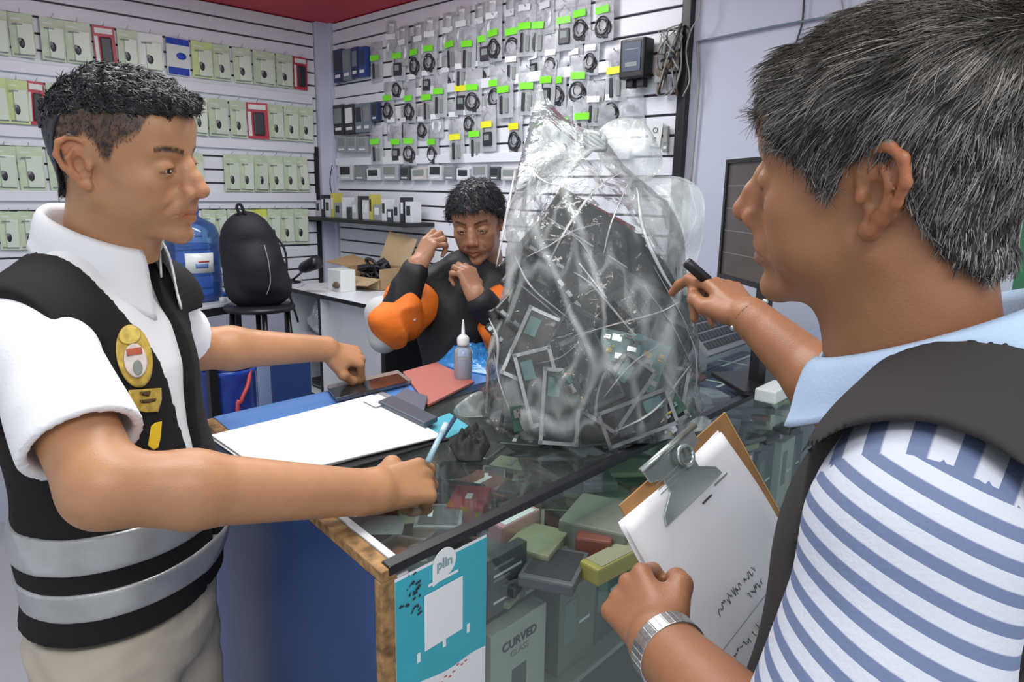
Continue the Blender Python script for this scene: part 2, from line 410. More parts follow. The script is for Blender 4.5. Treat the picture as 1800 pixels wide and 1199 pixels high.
# floor tile joints
# green wall piece and beige door frame behind the right man (seen past his neck and above his head)
b = MB(); q0 = P(1740, 60, 2.1); q1 = P(1990, 60, 1.7)
def vwall(p, q, z0, z1, th, m, nm, **k):
    b = MB(); d = nrm([q[0]-p[0], q[1]-p[1], 0]); n = np.array([-d[1], d[0], 0])*th
    a = [np.array([p[0], p[1], z0]), np.array([q[0], q[1], z0]), np.array([q[0], q[1], z0])+n, np.array([p[0], p[1], z0])+n]
    b.hull4(a, [x+np.array([0, 0, z1-z0]) for x in a], m); return b
p_ = P(1745, 300, 1.9); q_ = P(2100, 300, 1.45)
struct('wall_back', vwall(p_, q_, 0, 1.92, .05, m_green, ''))
p3_ = P(1690, 300, 1.97); struct('trim_3', vwall(p3_, q_, 1.92, 2.37, .05, m_beige, ''))
pf = P(1672, 300, 1.99); qf = P(1688, 300, 1.97)
struct('trim_4', vwall(pf, qf, 1.3, 2.37, .03, m_black, ''))

# ---------------------------------------------------------------- slat wall panels
def slat_panel(name, M, x0, x1, z0, z1, zg, pitch, label, topcover=0):
    t = thing(name, label, 'slat wall panel', M=sub(M, (x0+x1)/2, z0, 0))
    b = MB(); b.T = M; b.b2((x0, z0, 0.001), (x1, z1, .010)); obj('backing', b, m_groove, t)
    k = 0; b = MB(); b.T = M
    zs = [zg-pitch*i for i in range(-8, 60)]; zs = sorted([z for z in zs if z0+.01 < z < z1-.01])
    ed = [z0]+zs+[z1]
    for a, c in zip(ed[:-1], ed[1:]):
        lo = a+(.006 if a != z0 else 0); hi = c-(.003 if c != z1 else 0)
        b.b2((x0, lo, .010), (x1, hi, .022), ch=.0015)
    obj('slats', b, m_slat, t); return t
slat_left = slat_panel('slat_wall_panel', ML, -2.6, -.11, .86, 2.37, 2.31, .0667, 'white slatted display panel behind the hanging phone case packets')
slat_right = slat_panel('slat_wall_panel', MR, .078, 2.28, .80, 2.37, 2.12, .0705, 'white slatted display panel hung with rows of bagged cables')
b = MB(); b.T = MR; b.b2((2.28, .8, .0), (2.315, 2.37, .03)); obj('edge_trim', b, m_black, slat_right, bevel=.003)
b = MB(); b.T = ML; b.b2((-.135, .86, .0), (-.11, 1.72, .03)); obj('edge_trim', b, m_black, slat_left)
# ledges on the left panel under each row of packets
def shelf_strip(M, x0, x1, z, out, nm, lab, grp, m=m_slat, h=.012):
    b = MB(); b.T = M; b.b2((x0, z, .022), (x1, z+h, .022+out)); o = obj(nm, b, m, None, bevel=.002); tag(o, lab, 'rail', grp); return o
for z, lab in ((1.975, 'white rail under the top row of green phone case packets'), (1.715, 'white rail under the second row of green packets'), (1.45, 'white rail between the third and fourth rows of green packets')):
    shelf_strip(ML, -2.55, -.14, z-.03, .02, 'wall_rail', lab, None, h=.045)
for x0, x1, z, lab in ((.09, 2.0, 1.955, 'white rail under the upper row of lime labelled cable bags'), (.09, 2.1, 1.640, 'white rail above the grey boxed accessories on the right wall')):
    shelf_strip(MR, x0, x1, z-.02, .018, 'wall_rail', lab, None, h=.04)
# black shelf with boxed stock on the right wall
s0 = onR(577, 378); s1 = onR(762, 396)
b = MB(); b.T = MR; b.b2((-.02, 1.318, .025), (.95, 1.338, .20)); o = obj('wall_shelf', b, m_black, bevel=.003); tag(o, 'long black shelf on the right wall beside the pillar', 'shelf')
# ---------------------------------------------------------------- glass counter
HC = 1.03
K0 = G(668, 1003, HC); KB = G(355, 737, HC)
ku = nrm(G(1390, 660, HC)-K0); ku[2] = 0; kv = KB-K0; kw = np.linalg.norm(kv); kv = nrm(kv)
LC = 1.74
perp = np.array([-ku[1], ku[0], 0])
def CP(s, t, z=HC):
    """counter point: s along the front edge, t across (0 front..1 back)"""
    q = K0+ku*s+kv*kw*t; return np.array([q[0], q[1], z])
m_blue = mat('blue_melamine', (.022, .062, .20), .38, noise=.12, nscale=5)
m_bluetop = mat('blue_laminate', (.085, .21, .52), .3, noise=.06, nscale=6)
m_chip = mat('chipboard_edge', (.30, .17, .07), .85, noise=.55, nscale=55, bump=.6, bscale=80)
m_glass = film('counter_glass', (.90, .95, .93), op=.012, rough=.03, gloss=.22, bump=0)
m_edge = mat('black_edge_trim', (.010, .010, .012), .3)
m_inner = mat('case_shelf_inner', (.34, .35, .33), .6, noise=.1, nscale=8)
counter = thing('display_counter', 'glass topped shop counter with blue side panel and chipped edges', 'display counter', M=FR(CP(0, 0, 0), ku, K3))
def slab(nm, quad, z0, z1, m, par=counter, bev=.0015):
    b = MB(); b.hull4([np.array([q[0], q[1], z0]) for q in quad], [np.array([q[0], q[1], z1]) for q in quad], m); return obj(nm, b, None, par, bevel=bev)
# end panel (blue) with raw chipboard edge
e = .022
slab('end_panel', [CP(0, .02), CP(e, .02), CP(e, 1.0), CP(0, 1.0)], 0, HC-.018, m_blue)
slab('end_panel_edge', [CP(-.001, -.004), CP(e+.004, -.004), CP(e+.004, .02), CP(-.001, .02)], 0, HC-.018, m_chip)
slab('end_panel_top_edge', [CP(0, -.004), CP(.024, -.004), CP(.024, 1.0), CP(0, 1.0)], HC-.018, HC-.002, m_chip)
slab('white_edge_strip', [CP(.026, .0), CP(.046, .0), CP(.046, .012), CP(.026, .012)], 0, HC-.02, m_white)
# blue laminate strip of the top at the back
slab('top_board', [CP(.024, .72), CP(LC, .72), CP(LC, 1.0), CP(.024, 1.0)], HC-.018, HC, m_bluetop)
slab('back_panel', [CP(e, .975), CP(LC, .975), CP(LC, 1.0), CP(e, 1.0)], 0, HC-.018, m_blue)
# glass top, front black edge rail, front glass
slab('glass_top', [CP(.024, .012), CP(LC, .012), CP(LC, .72), CP(.024, .72)], HC-.006, HC, m_glass, bev=0)
slab('front_edge_rail', [CP(.012, -.006), CP(LC, -.006), CP(LC, .022), CP(.012, .022)], HC-.012, HC+.001, m_edge)
slab('inner_side_rail', [CP(.024, .022), CP(.036, .022), CP(.036, .72), CP(.024, .72)], HC-.022, HC+.001, m_white)
slab('front_glass', [CP(.046, .002), CP(LC, .002), CP(LC, .008), CP(.046, .008)], .12, HC-.014, m_glass, bev=0)
slab('base_panel', [CP(.046, .0), CP(LC, .0), CP(LC, .03), CP(.046, .03)], 0, .12, m_blue)
ZS1, ZS2 = HC-.185, HC-.43
slab('upper_shelf', [CP(e, .04), CP(LC, .04), CP(LC, .70), CP(e, .70)], ZS1-.008, ZS1, m_inner)
slab('inner_back_board', [CP(e, .70), CP(LC, .70), CP(LC, .72), CP(e, .72)], .12, HC-.02, m_inner)
slab('lower_shelf', [CP(e, .03), CP(LC, .03), CP(LC, .70), CP(e, .70)], ZS2-.012, ZS2, m_inner)
slab('bottom_board', [CP(e, .03), CP(LC, .03), CP(LC, .70), CP(e, .70)], .12, .14, m_inner)
# ---------------------------------------------------------------- stock on the left wall: carded phone cases
m_cardg = mat('card_pale_green', (.52, .62, .44), .4, noise=.08, nscale=30)
m_cardg2 = mat('card_lime_green', (.56, .68, .30), .4, noise=.08, nscale=30)
m_cardw = mat('card_white', (.68, .72, .70), .35)
m_cardr = mat('card_red', (.48, .035, .06), .35)
m_cardb = mat('card_blue', (.02, .06, .42), .35)
m_cardy = mat('card_yellow', (.62, .66, .10), .4)
m_dark = mat('dark_product', (.03, .032, .038), .35)
m_gray = mat('grey_print', (.22, .25, .24), .5)
m_blister = film('blister_film', (1, 1, 1), op=.22, rough=.15, gloss=.7, bump=.15, bscale=40)
m_metal = mat('steel', (.55, .56, .58), .25, metal=1)
m_tray = mat('case_tray', (.60, .68, .56), .3)
def packet(kind, M, label, group):
    Wd, H = .088, .165
    t = thing('phone_case_packet', label, 'packet', M=M, group=group)
    cm = {'g': m_cardg, 'l': m_cardg2, 'w': m_cardw, 'r': m_cardr, 'b': m_cardw, 'y': m_cardy}[kind]
    b = MB(); b.T = M; b.b2((-Wd/2, -H/2, 0), (Wd/2, H/2, .002), cm)
    b.tube([(0, H/2-.004, -.012), (0, H/2+.003, .006), (0, H/2+.014, .03)], .0014, 6, m_metal); obj('card', b, None, t)
    b = MB(); b.T = M
    if kind == 'r':
        b.box((0.004, -.014, .009), (.045, .105, .014), m_dark, ch=.006); obj('phone_case', b, None, t)
        b = MB(); b.T = M; b.b2((-.036, .052, .002), (.036, .074, .003), m_cardw); obj('print', b, None, t); b = MB(); b.T = M; b.b2((-.04, -.07, .002), (-.026, .04, .003), m_cardw); obj('print', b, None, t)
    elif kind == 'b':
        b.b2((-Wd/2, .052, .002), (Wd/2, .08, .003), m_cardb); obj('print', b, None, t); b = MB(); b.T = M; b.b2((-Wd/2+.004, -.08, .002), (Wd/2-.004, -.048, .003), m_cardb); obj('print', b, None, t); b = MB(); b.T = M; b.sphere((.012, .004, .003), (.02, .016, .002), m_cardb, 12); obj('print', b, None, t)
    else:
        b.box((.012, -.012, .006), (.056, .120, .008), m_tray, ch=.005); obj('case_tray', b, None, t)
        b = MB(); b.T = M; b.sphere((-.004, -.030, .0100), (.011, .019, .003), m_dark, 12); b.sphere((-.010, -.018, .0105), (.007, .009, .003), m_gray, 10)
        b.b2((-.03, .038, .002), (.004, .042, .0128), m_gray); b.b2((-.034, .058, .002), (.0, .063, .003), m_cardw); b.b2((-.036, -.076, .002), (.036, -.069, .003), m_gray); obj('print', b, None, t)
    return t
_protos = {}
def put_packet(kind, px, py, sx=1.0, sy=1.0, rowname='', off=.035):
    s, z = onL(px, py, off); M = sub(ML, s, z, off, rng.uniform(-.03, .03)) @ np.diag([sx, sy, 1, 1])
    # small swing of each packet
    M[:3, :3] = M[:3, :3] @ rotm((0, 1, 0), rng.uniform(-.22, .12))
    cn = {'g': 'pale green', 'l': 'lime green', 'w': 'whitish', 'r': 'red', 'b': 'white and blue', 'y': 'yellow'}[kind]
    lab = f'{cn} carded phone case packet hanging in the {rowname}'; grp = f'{cn} packets in the {rowname}'
    if kind in _protos: return dup(_protos[kind], M, lab, grp)
    _protos[kind] = packet(kind, sub(ML, s, z, off) if 0 else M, lab, grp); return _protos[kind]
def row(items, ytop, ybot, rowname):
    """items: (x0, x1, kind); y given at x=0 and x=547 for top and bottom edges of the row"""
    for x0, x1, kd in items:
        xc = (x0+x1)/2; t = xc/547; yt = ytop[0]*(1-t)+ytop[1]*t; yb = ybot[0]*(1-t)+ybot[1]*t
        a = onL(x0, (yt+yb)/2, .035)[0]; c = onL(x1, (yt+yb)/2, .035)[0]; za = onL(xc, yt, .035)[1]; zb = onL(xc, yb, .035)[1]
        put_packet(kd, xc, (yt+yb)/2, max(.7, (c-a)/.088*1.02), (za-zb)/.165, rowname)
row([(-34, 14, 'g'), (18, 60, 'g'), (72, 114, 'g'), (116, 160, 'g'), (166, 203, 'r'), (208, 242, 'g'), (244, 286, 'w'), (293, 333, 'b'), (338, 373, 'l'), (375, 404, 'g'), (411, 441, 'g'), (446, 483, 'g'), (486, 514, 'g'), (516, 540, 'r')], (18, 104), (96, 160), 'top row of the left wall')
row([(-30, 14, 'l'), (13, 50, 'l'), (50, 78, 'r'), (84, 120, 'g'), (126, 160, 'g'), (170, 205, 'g'), (215, 250, 'g'), (260, 295, 'g'), (300, 332, 'g'), (338, 364, 'g'), (366, 402, 'g'), (405, 433, 'g'), (436, 470, 'r'), (472, 498, 'g'), (500, 524, 'g'), (526, 550, 'g')], (138, 190), (216, 250), 'second row of the left wall')
row([(-14, 30, 'g'), (33, 78, 'g'), (86, 126, 'g'), (134, 172, 'g'), (180, 215, 'g'), (222, 256, 'g'), (264, 296, 'g'), (335, 358, 'g'), (394, 422, 'g'), (422, 446, 'g'), (447, 472, 'g'), (473, 498, 'g'), (499, 522, 'g'), (522, 541, 'g')], (256, 277), (334, 338), 'third row of the left wall')
row([(0, 34, 'g'), (34, 66, 'g'), (76, 110, 'g'), (118, 150, 'g'), (160, 190, 'g'), (200, 230, 'g'), (240, 268, 'g'), (276, 304, 'g'), (308, 330, 'g'), (356, 378, 'g'), (379, 400, 'g'), (401, 424, 'g'), (425, 446, 'l'), (448, 470, 'y'), (471, 492, 'g'), (493, 516, 'g'), (517, 541, 'g')], (372, 367), (440, 428), 'fourth row of the left wall')

# ---------------------------------------------------------------- stock on the right wall: bagged cables with lime labels
m_lime = mat('lime_label', (.20, .80, .03), .4)
m_yel = mat('yellow_label', (.80, .78, .03), .4)
m_wlab = mat('white_label', (.75, .77, .80), .4)
m_bag = film('small_bag_film', (1, 1, 1), op=.36, rough=.18, gloss=.9, bump=.6, bscale=45, body=(.75, .77, .82))
m_cable = mat('black_cable', (.025, .026, .03), .4)
m_navy = mat('navy_box', (.028, .045, .12), .35)
m_slate = mat('slate_box', (.16, .20, .25), .4)
def cablebag(lab_m, kind, M, label, group, cat='cable packet'):
    t = thing('cable_packet', label, cat, M=M, group=group)
    r = np.random.default_rng(abs(hash(str(kind)+lab_m.name)) % 1000 if 0 else len(kind)*7+3)
    b = MB(); b.T = M
    def fn(u, v):
        x = (u-.5)*.062; y = (v-.5)*.155-.01; return (x, y, .012*math.sin(PI*u)*(.35+.65*math.sin(PI*(1-v)**.8 if v < 1 else 0))+.002*math.sin(40*x+60*y))
    b.grid(fn, 8, 12, m_bag); b.add([(-.031, -.0875, 0), (.031, -.0875, 0), (.031, .0675, 0), (-.031, .0675, 0)], [[0, 1, 2, 3]], m_bag); obj('bag', b, None, t)
    b = MB(); b.T = M; b.box((0, .004, .014), (.044, .021, .0015), lab_m); obj('header_label', b, None, t)
    b = MB(); b.T = M
    if kind == 'coil':
        for i in range(4):
            c = np.array([r.uniform(-.006, .006), -.042+r.uniform(-.008, .008), .004+.002*i]); rr = r.uniform(.013, .021)
            b.tube([c+np.array([rr*math.cos(a), rr*1.25*math.sin(a), 0]) for a in np.linspace(0, 2*PI, 15)], .0028, 6, m_cable)
        b.box((.008, -.07, .006), (.014, .018, .008), m_dark, ch=.002)
    elif kind == 'plug':
        b.box((0, -.045, .007), (.034, .048, .012), m_dark, ch=.003); b.tube([(-.014, -.02, .006), (-.02, .03, .004), (0, .05, .004), (.016, .03, .004)], .002, 6, m_cable)
        b.box((.0, -.04, .0135), (.02, .02, .001), m_gray)
    elif kind == 'white':
        for i in range(3):
            rr = .012+.004*i; b.tube([(rr*math.cos(a), -.035+rr*1.4*math.sin(a), .005) for a in np.linspace(0, 2*PI, 15)], .0025, 6, m_wlab)
        b.box((0, .035, .006), (.022, .04, .006), m_wlab, ch=.002)
    else:
        b.box((-.010, -.045, .006), (.012, .06, .009), m_dark, ch=.003); b.box((.010, -.048, .006), (.013, .05, .009), m_gray, ch=.003); b.tube([(-.01, -.015, .006), (-.004, .02, .008), (.008, .03, .006), (.012, -.02, .006)], .0022, 6, m_cable)
    obj('contents', b, None, t)
    b = MB(); b.T = M; b.tube([(0, .062, -.014), (0, .062, .012), (0, .068, .02)], .0014, 6, m_metal); obj('hang_hook', b, None, t)
    return t
_cb = {}; _used = []
def put_cb(lm, kind, px, py, rowname, sc=1.0, off=.03):
    s, z = onR(px, py, off); M = sub(MR, s, z-.004*sc, off+.014*(len(_used) % 2), rng.uniform(-.06, .06)); M[:3, :3] = M[:3, :3] @ rotm((0, 1, 0), rng.uniform(-.15, .25)) @ np.diag([1.5, 1.25, 1.1])*sc
    _used.append(1); ln = {'lime_label': 'lime green label', 'yellow_label': 'yellow label', 'white_label': 'white label'}[lm.name]
    kn = {'coil': 'coiled black cable', 'plug': 'boxy black charger', 'white': 'white cable', 'pair': 'two stick adapters'}[kind]
    lab = f'bagged {kn} with {ln} in the {rowname}'; grp = f'bags of {kn} with {ln} in the {rowname}'
    if (lm.name, kind) in _cb: return dup(_cb[(lm.name, kind)], M, lab, grp)
    _cb[(lm.name, kind)] = cablebag(lm, kind, M, lab, grp); return _cb[(lm.name, kind)]
kinds = ['coil', 'pair', 'plug', 'coil', 'pair']
rA = [(662, 103), (705, 100), (731, 93), (761, 87), (794, 79), (828, 79), (854, 69), (875, 60), (903, 57), (930, 48), (947, 46), (998, 38), (1023, 25), (1067, 20)]
rB = [(684, 173), (725, 174), (753, 172), (778, 162), (813, 156, 'y'), (837, 155), (873, 147), (892, 159), (928, 152), (967, 142), (983, 142), (1023, 135), (1083, 125, 'y')]
rC = [(666, 250), (698, 250), (725, 249), (762, 250), (807, 242, 'y'), (837, 236), (863, 220, 'y'), (907, 223, 'y'), (952, 222), (990, 214), (1030, 206)]
for nm, rw in (('upper lime row', rA), ('middle lime row', rB), ('lower lime row', rC)):
    for i, q in enumerate(rw):
        put_cb(m_yel if len(q) > 2 else m_lime, kinds[(i*3+len(nm)) % 5], q[0], q[1], nm, 1.0 if q[0] < 950 else .95)
for i, (x, y) in enumerate([(690, 52), (714, 62), (738, 55), (762, 48), (790, 40), (818, 30), (846, 24), (872, 16), (900, 10), (930, 2), (962, -4)]): put_cb(m_wlab, 'white', x, y+14, 'topmost row', .95, .026)
for i, (x, y) in enumerate([(702, 138), (728, 134), (756, 128), (786, 122), (816, 116), (846, 110), (905, 104), (940, 98), (975, 92), (1012, 90), (1045, 84)]): put_cb(m_wlab, kinds[i % 5], x, y+2, 'row under the upper lime row', .85, .024)
for i, (x, y) in enumerate([(690, 212), (716, 212), (744, 210), (772, 206), (800, 202), (830, 198), (862, 192), (1050, 176), (1078, 172)]): put_cb(m_wlab, ['white', 'pair', 'coil'][i % 3], x, y, 'row under the middle lime row', .85, .024)
# dark flat boxes near the pillar
def wbox(px0, px1, py0, py1, m, m2, label, th=.03, off=.03, nm='flat_box', cat='box', grp=None):
    a = onR(px0, (py0+py1)/2, off); c = onR(px1, (py0+py1)/2, off); zt = onR((px0+px1)/2, py0, off)[1]; zb = onR((px0+px1)/2, py1, off)[1]
    M = sub(MR, (a[0]+c[0])/2, (zt+zb)/2, off, rng.uniform(-.03, .03)); w_, h_ = c[0]-a[0], zt-zb
    t = thing(nm, label, cat, M=M, group=grp); b = MB(); b.T = M; b.box((0, 0, th/2), (w_, h_, th), m, ch=.003); obj('carton', b, None, t)
    b = MB(); b.T = M; b.box((0, h_*.12, th+.0006), (w_*.72, h_*.5, .0015), m2); b.box((0, -h_*.32, th+.0006), (w_*.6, h_*.10, .0012), m_wlab); obj('printed_front', b, None, t); return t
wbox(594, 609, 88, 146, m_navy, m_dark, 'narrow navy box next to the pillar, upper set')
wbox(610, 624, 88, 142, m_slate, m_gray, 'grey blue box, second from the pillar, upper set')
wbox(626, 637, 84, 138, m_navy, m_slate, 'slim navy box, third from the pillar, upper set')
wbox(638, 651, 83, 136, mat('blue_box', (.03, .07, .25), .35), m_navy, 'deep blue box, fourth from the pillar, upper set')
wbox(594, 611, 185, 237, m_dark, m_gray, 'black phone box next to the pillar, lower set')
wbox(613, 630, 184, 236, m_dark, m_wlab, 'black box with white panel, second from the pillar, lower set')
wbox(632, 645, 183, 234, m_slate, m_dark, 'slate box, third from the pillar, lower set')
wbox(646, 659, 182, 233, m_slate, m_gray, 'slate grey box, fourth from the pillar, lower set')
wbox(661, 671, 181, 214, m_navy, m_dark, 'small navy box at the end of the lower set')
for i, (x0, x1) in enumerate([(600, 616), (618, 634), (636, 653)]): wbox(x0, x1, 240, 268, mat('smoke_pack', (.30, .32, .36), .3), m_gray, 'short grey pack in the row under the black phone boxes', grp='short grey packs under the phone boxes')
# small boxed accessories below the lower rail, and stock standing on the black shelf
pal = [(.55, .57, .6), (.2, .22, .25), (.65, .67, .7), (.4, .42, .46), (.08, .09, .1), (.5, .5, .48)]
x = 600; i = 0
while x < 905:
    wd = [24, 18, 22, 28, 16, 26][i % 6]; 
    wbox(x, x+wd, 290+(i % 3)*3, 317, mat(f'accessory_{i % 6}', pal[i % 6], .35), m_gray if i % 2 else m_dark, 'small grey or white accessory pack hanging in the row above the black shelf', .02, .03, 'accessory_pack', 'packet', 'accessory packs above the black shelf'); x += wd+4; i += 1
# standing on the shelf
x = .03; i = 0
while x < .90:
    wd = [.045, .03, .05, .025, .06, .035, .04][i % 7]; h_ = [.09, .12, .10, .13, .08, .11, .06][i % 7]
    mm = mat(f'shelf_stock_{i % 7}', [(.5, .52, .56), (.03, .03, .04), (.62, .64, .68), (.55, .5, .1), (.3, .33, .38), (.7, .72, .75), (.05, .06, .09)][i % 7], .35)
    cn = ['grey carton', 'black slim box', 'pale grey carton', 'olive yellow box', 'slate carton', 'white tall box', 'dark low box'][i % 7]
    M = sub(MR, x+wd/2, 1.338, .11, 0); t = thing('small_carton', f'{cn} standing on the black wall shelf', 'box', M=M, group=f'{cn}s standing on the black wall shelf')
    b = MB(); b.T = M; b.b2((-wd/2, 0, -.03), (wd/2, h_, .03), mm, ch=.002); obj('carton', b, None, t)
    b = MB(); b.T = M; b.b2((-wd*.3, h_*.35, .03), (wd*.3, h_*.8, .0312), m_wlab if i % 2 else m_dark); obj('printed_front', b, None, t)
    x += wd+.012; i += 1
# power adapter with hanging wires near the black trim
M = sub(MR, *onR(1129, 107, .035), .035); t = thing('power_adapter', 'big black power adapter hung on the slat wall near its black edge', 'power adapter', M=M)
b = MB(); b.T = M; b.box((0, 0, .035), (.105, .135, .06), m_black, ch=.008); obj('housing', b, None, t)
b = MB(); b.T = M; b.box((0, .005, .066), (.075, .095, .002), mat('adapter_plate', (.05, .07, .12), .4)); b.box((0, -.02, .0675), (.05, .015, .001), m_gray); b.box((0, .03, .0675), (.055, .004, .001), m_gray); obj('rating_plate', b, None, t)
b = MB(); b.T = M; b.box((-.02, -.08, .03), (.03, .03, .03), m_black, ch=.004); b.box((.025, -.08, .03), (.03, .03, .03), m_black, ch=.004); obj('terminals', b, None, t)
m_wire = mat('grey_wire', (.30, .29, .28), .5); m_brown = mat('brown_wire', (.12, .08, .05), .5)
M = sub(MR, *onR(1180, 110, .04), .04); t = thing('wire_tangle', 'tangle of brown and grey wires beside the black power adapter', 'wires', M=M)
for k in range(9):
    b = MB(); b.T = M; pts = [np.array([rng.uniform(-.05, .055), rng.uniform(-.11, .11), rng.uniform(0, .05)]) for _ in range(6)]
    pts[0] = np.array([.03, .12, .0]); b.tube(cr(pts, 6), rng.uniform(.002, .0045), 6, [m_wire, m_brown, m_wire, m_cable][k % 4]); obj('wire', b, None, t)
for k in range(5):
    b = MB(); b.T = M; b.box((rng.uniform(-.035, .03), rng.uniform(-.07, .07), .025), (.028, .04, .025), [m_brown, m_gray, m_wire][k % 3], ch=.005, R=rotm((0, 0, 1), rng.uniform(0, 3))); obj('plug', b, None, t)
# clear pouches and a white tag below the adapter
for (x, y, mm, lab) in ((1062, 203, m_dark, 'clear pouch with small black module left of the white tag'), (1110, 190, m_gray, 'crumpled clear pouch hanging below the power adapter')):
    s, z = onR(x, y, .03); M = sub(MR, s, z, .03, .1); t = thing('clear_pouch', lab, 'pouch', M=M)
    b = MB(); b.T = M; b.grid(lambda u, v: ((u-.5)*.11, (v-.5)*.14, .015*math.sin(PI*u)*math.sin(PI*v)+.003*math.sin(9*u+14*v)), 10, 12, m_bag); obj('film', b, None, t)
    b = MB(); b.T = M; b.box((0, 0, .004), (.035, .022, .006), mm, ch=.001); obj('module', b, None, t)
s, z = onR(1152, 236, .03); M = sub(MR, s, z, .03, -.1); t = thing('white_tag', 'white accessory tag near the lower right of the slat wall', 'tag', M=M)
b = MB(); b.T = M; b.box((0, 0, .002), (.055, .085, .002), m_cardw); obj('tag_card', b, None, t)
b = MB(); b.T = M; b.tube([(.009*math.cos(a), .014+.009*math.sin(a), .0045) for a in np.linspace(0, 2*PI, 13)], .0016, 5, m_gray); b.box((0, -.02, .004), (.012, .02, .004), m_dark, ch=.001); obj('figure', b, None, t)
s, z = onR(1173, 240, .03); wbox(1168, 1177, 222, 268, m_gray, m_wire, 'grey slim strip hanging right of the white tag', .012)
# cables and conduit on the plain wall
def wtube(name, pts, r, m, lab, cat, off=.012):
    b = MB(); q = [toW(MR, (*onR(x, y, off), off)) for x, y in pts]; b.tube(cr(q, 5), r, 6, m); return tag(obj(name, b), lab, cat)
wtube('conduit', [(1224, 74), (1370, 45), (1528, 18)], .004, m_slate, 'thin conduit running up across the plain lavender wall', 'conduit')
wtube('wall_cable', [(1414, -10), (1410, 40), (1400, 75), (1396, 105)], .003, m_cable, 'black cable hanging over the conduit on the plain wall', 'cable')
wtube('wall_cable', [(1478, -10), (1482, 20), (1481, 50)], .002, m_wire, 'grey cable crossing the far end of the conduit', 'cable')
wtube('wall_cable', [(1232, -10), (1228, 30), (1215, 52), (1206, 90), (1212, 140), (1200, 170)], .0025, m_wire, 'grey cable looping down the black panel edge', 'cable', .05)
wtube('wall_cable', [(1226, 72), (1228, 150), (1220, 250), (1214, 320)], .004, m_wire, 'pale cable duct running down beside the black panel edge', 'cable duct')
# pillar bits: cable hanging at the shelf end
wtube('hanging_cord', [(584, 290), (580, 320), (586, 350), (592, 372)], .0025, m_cable, 'thin cord hanging above the black shelf end', 'cord', .06)
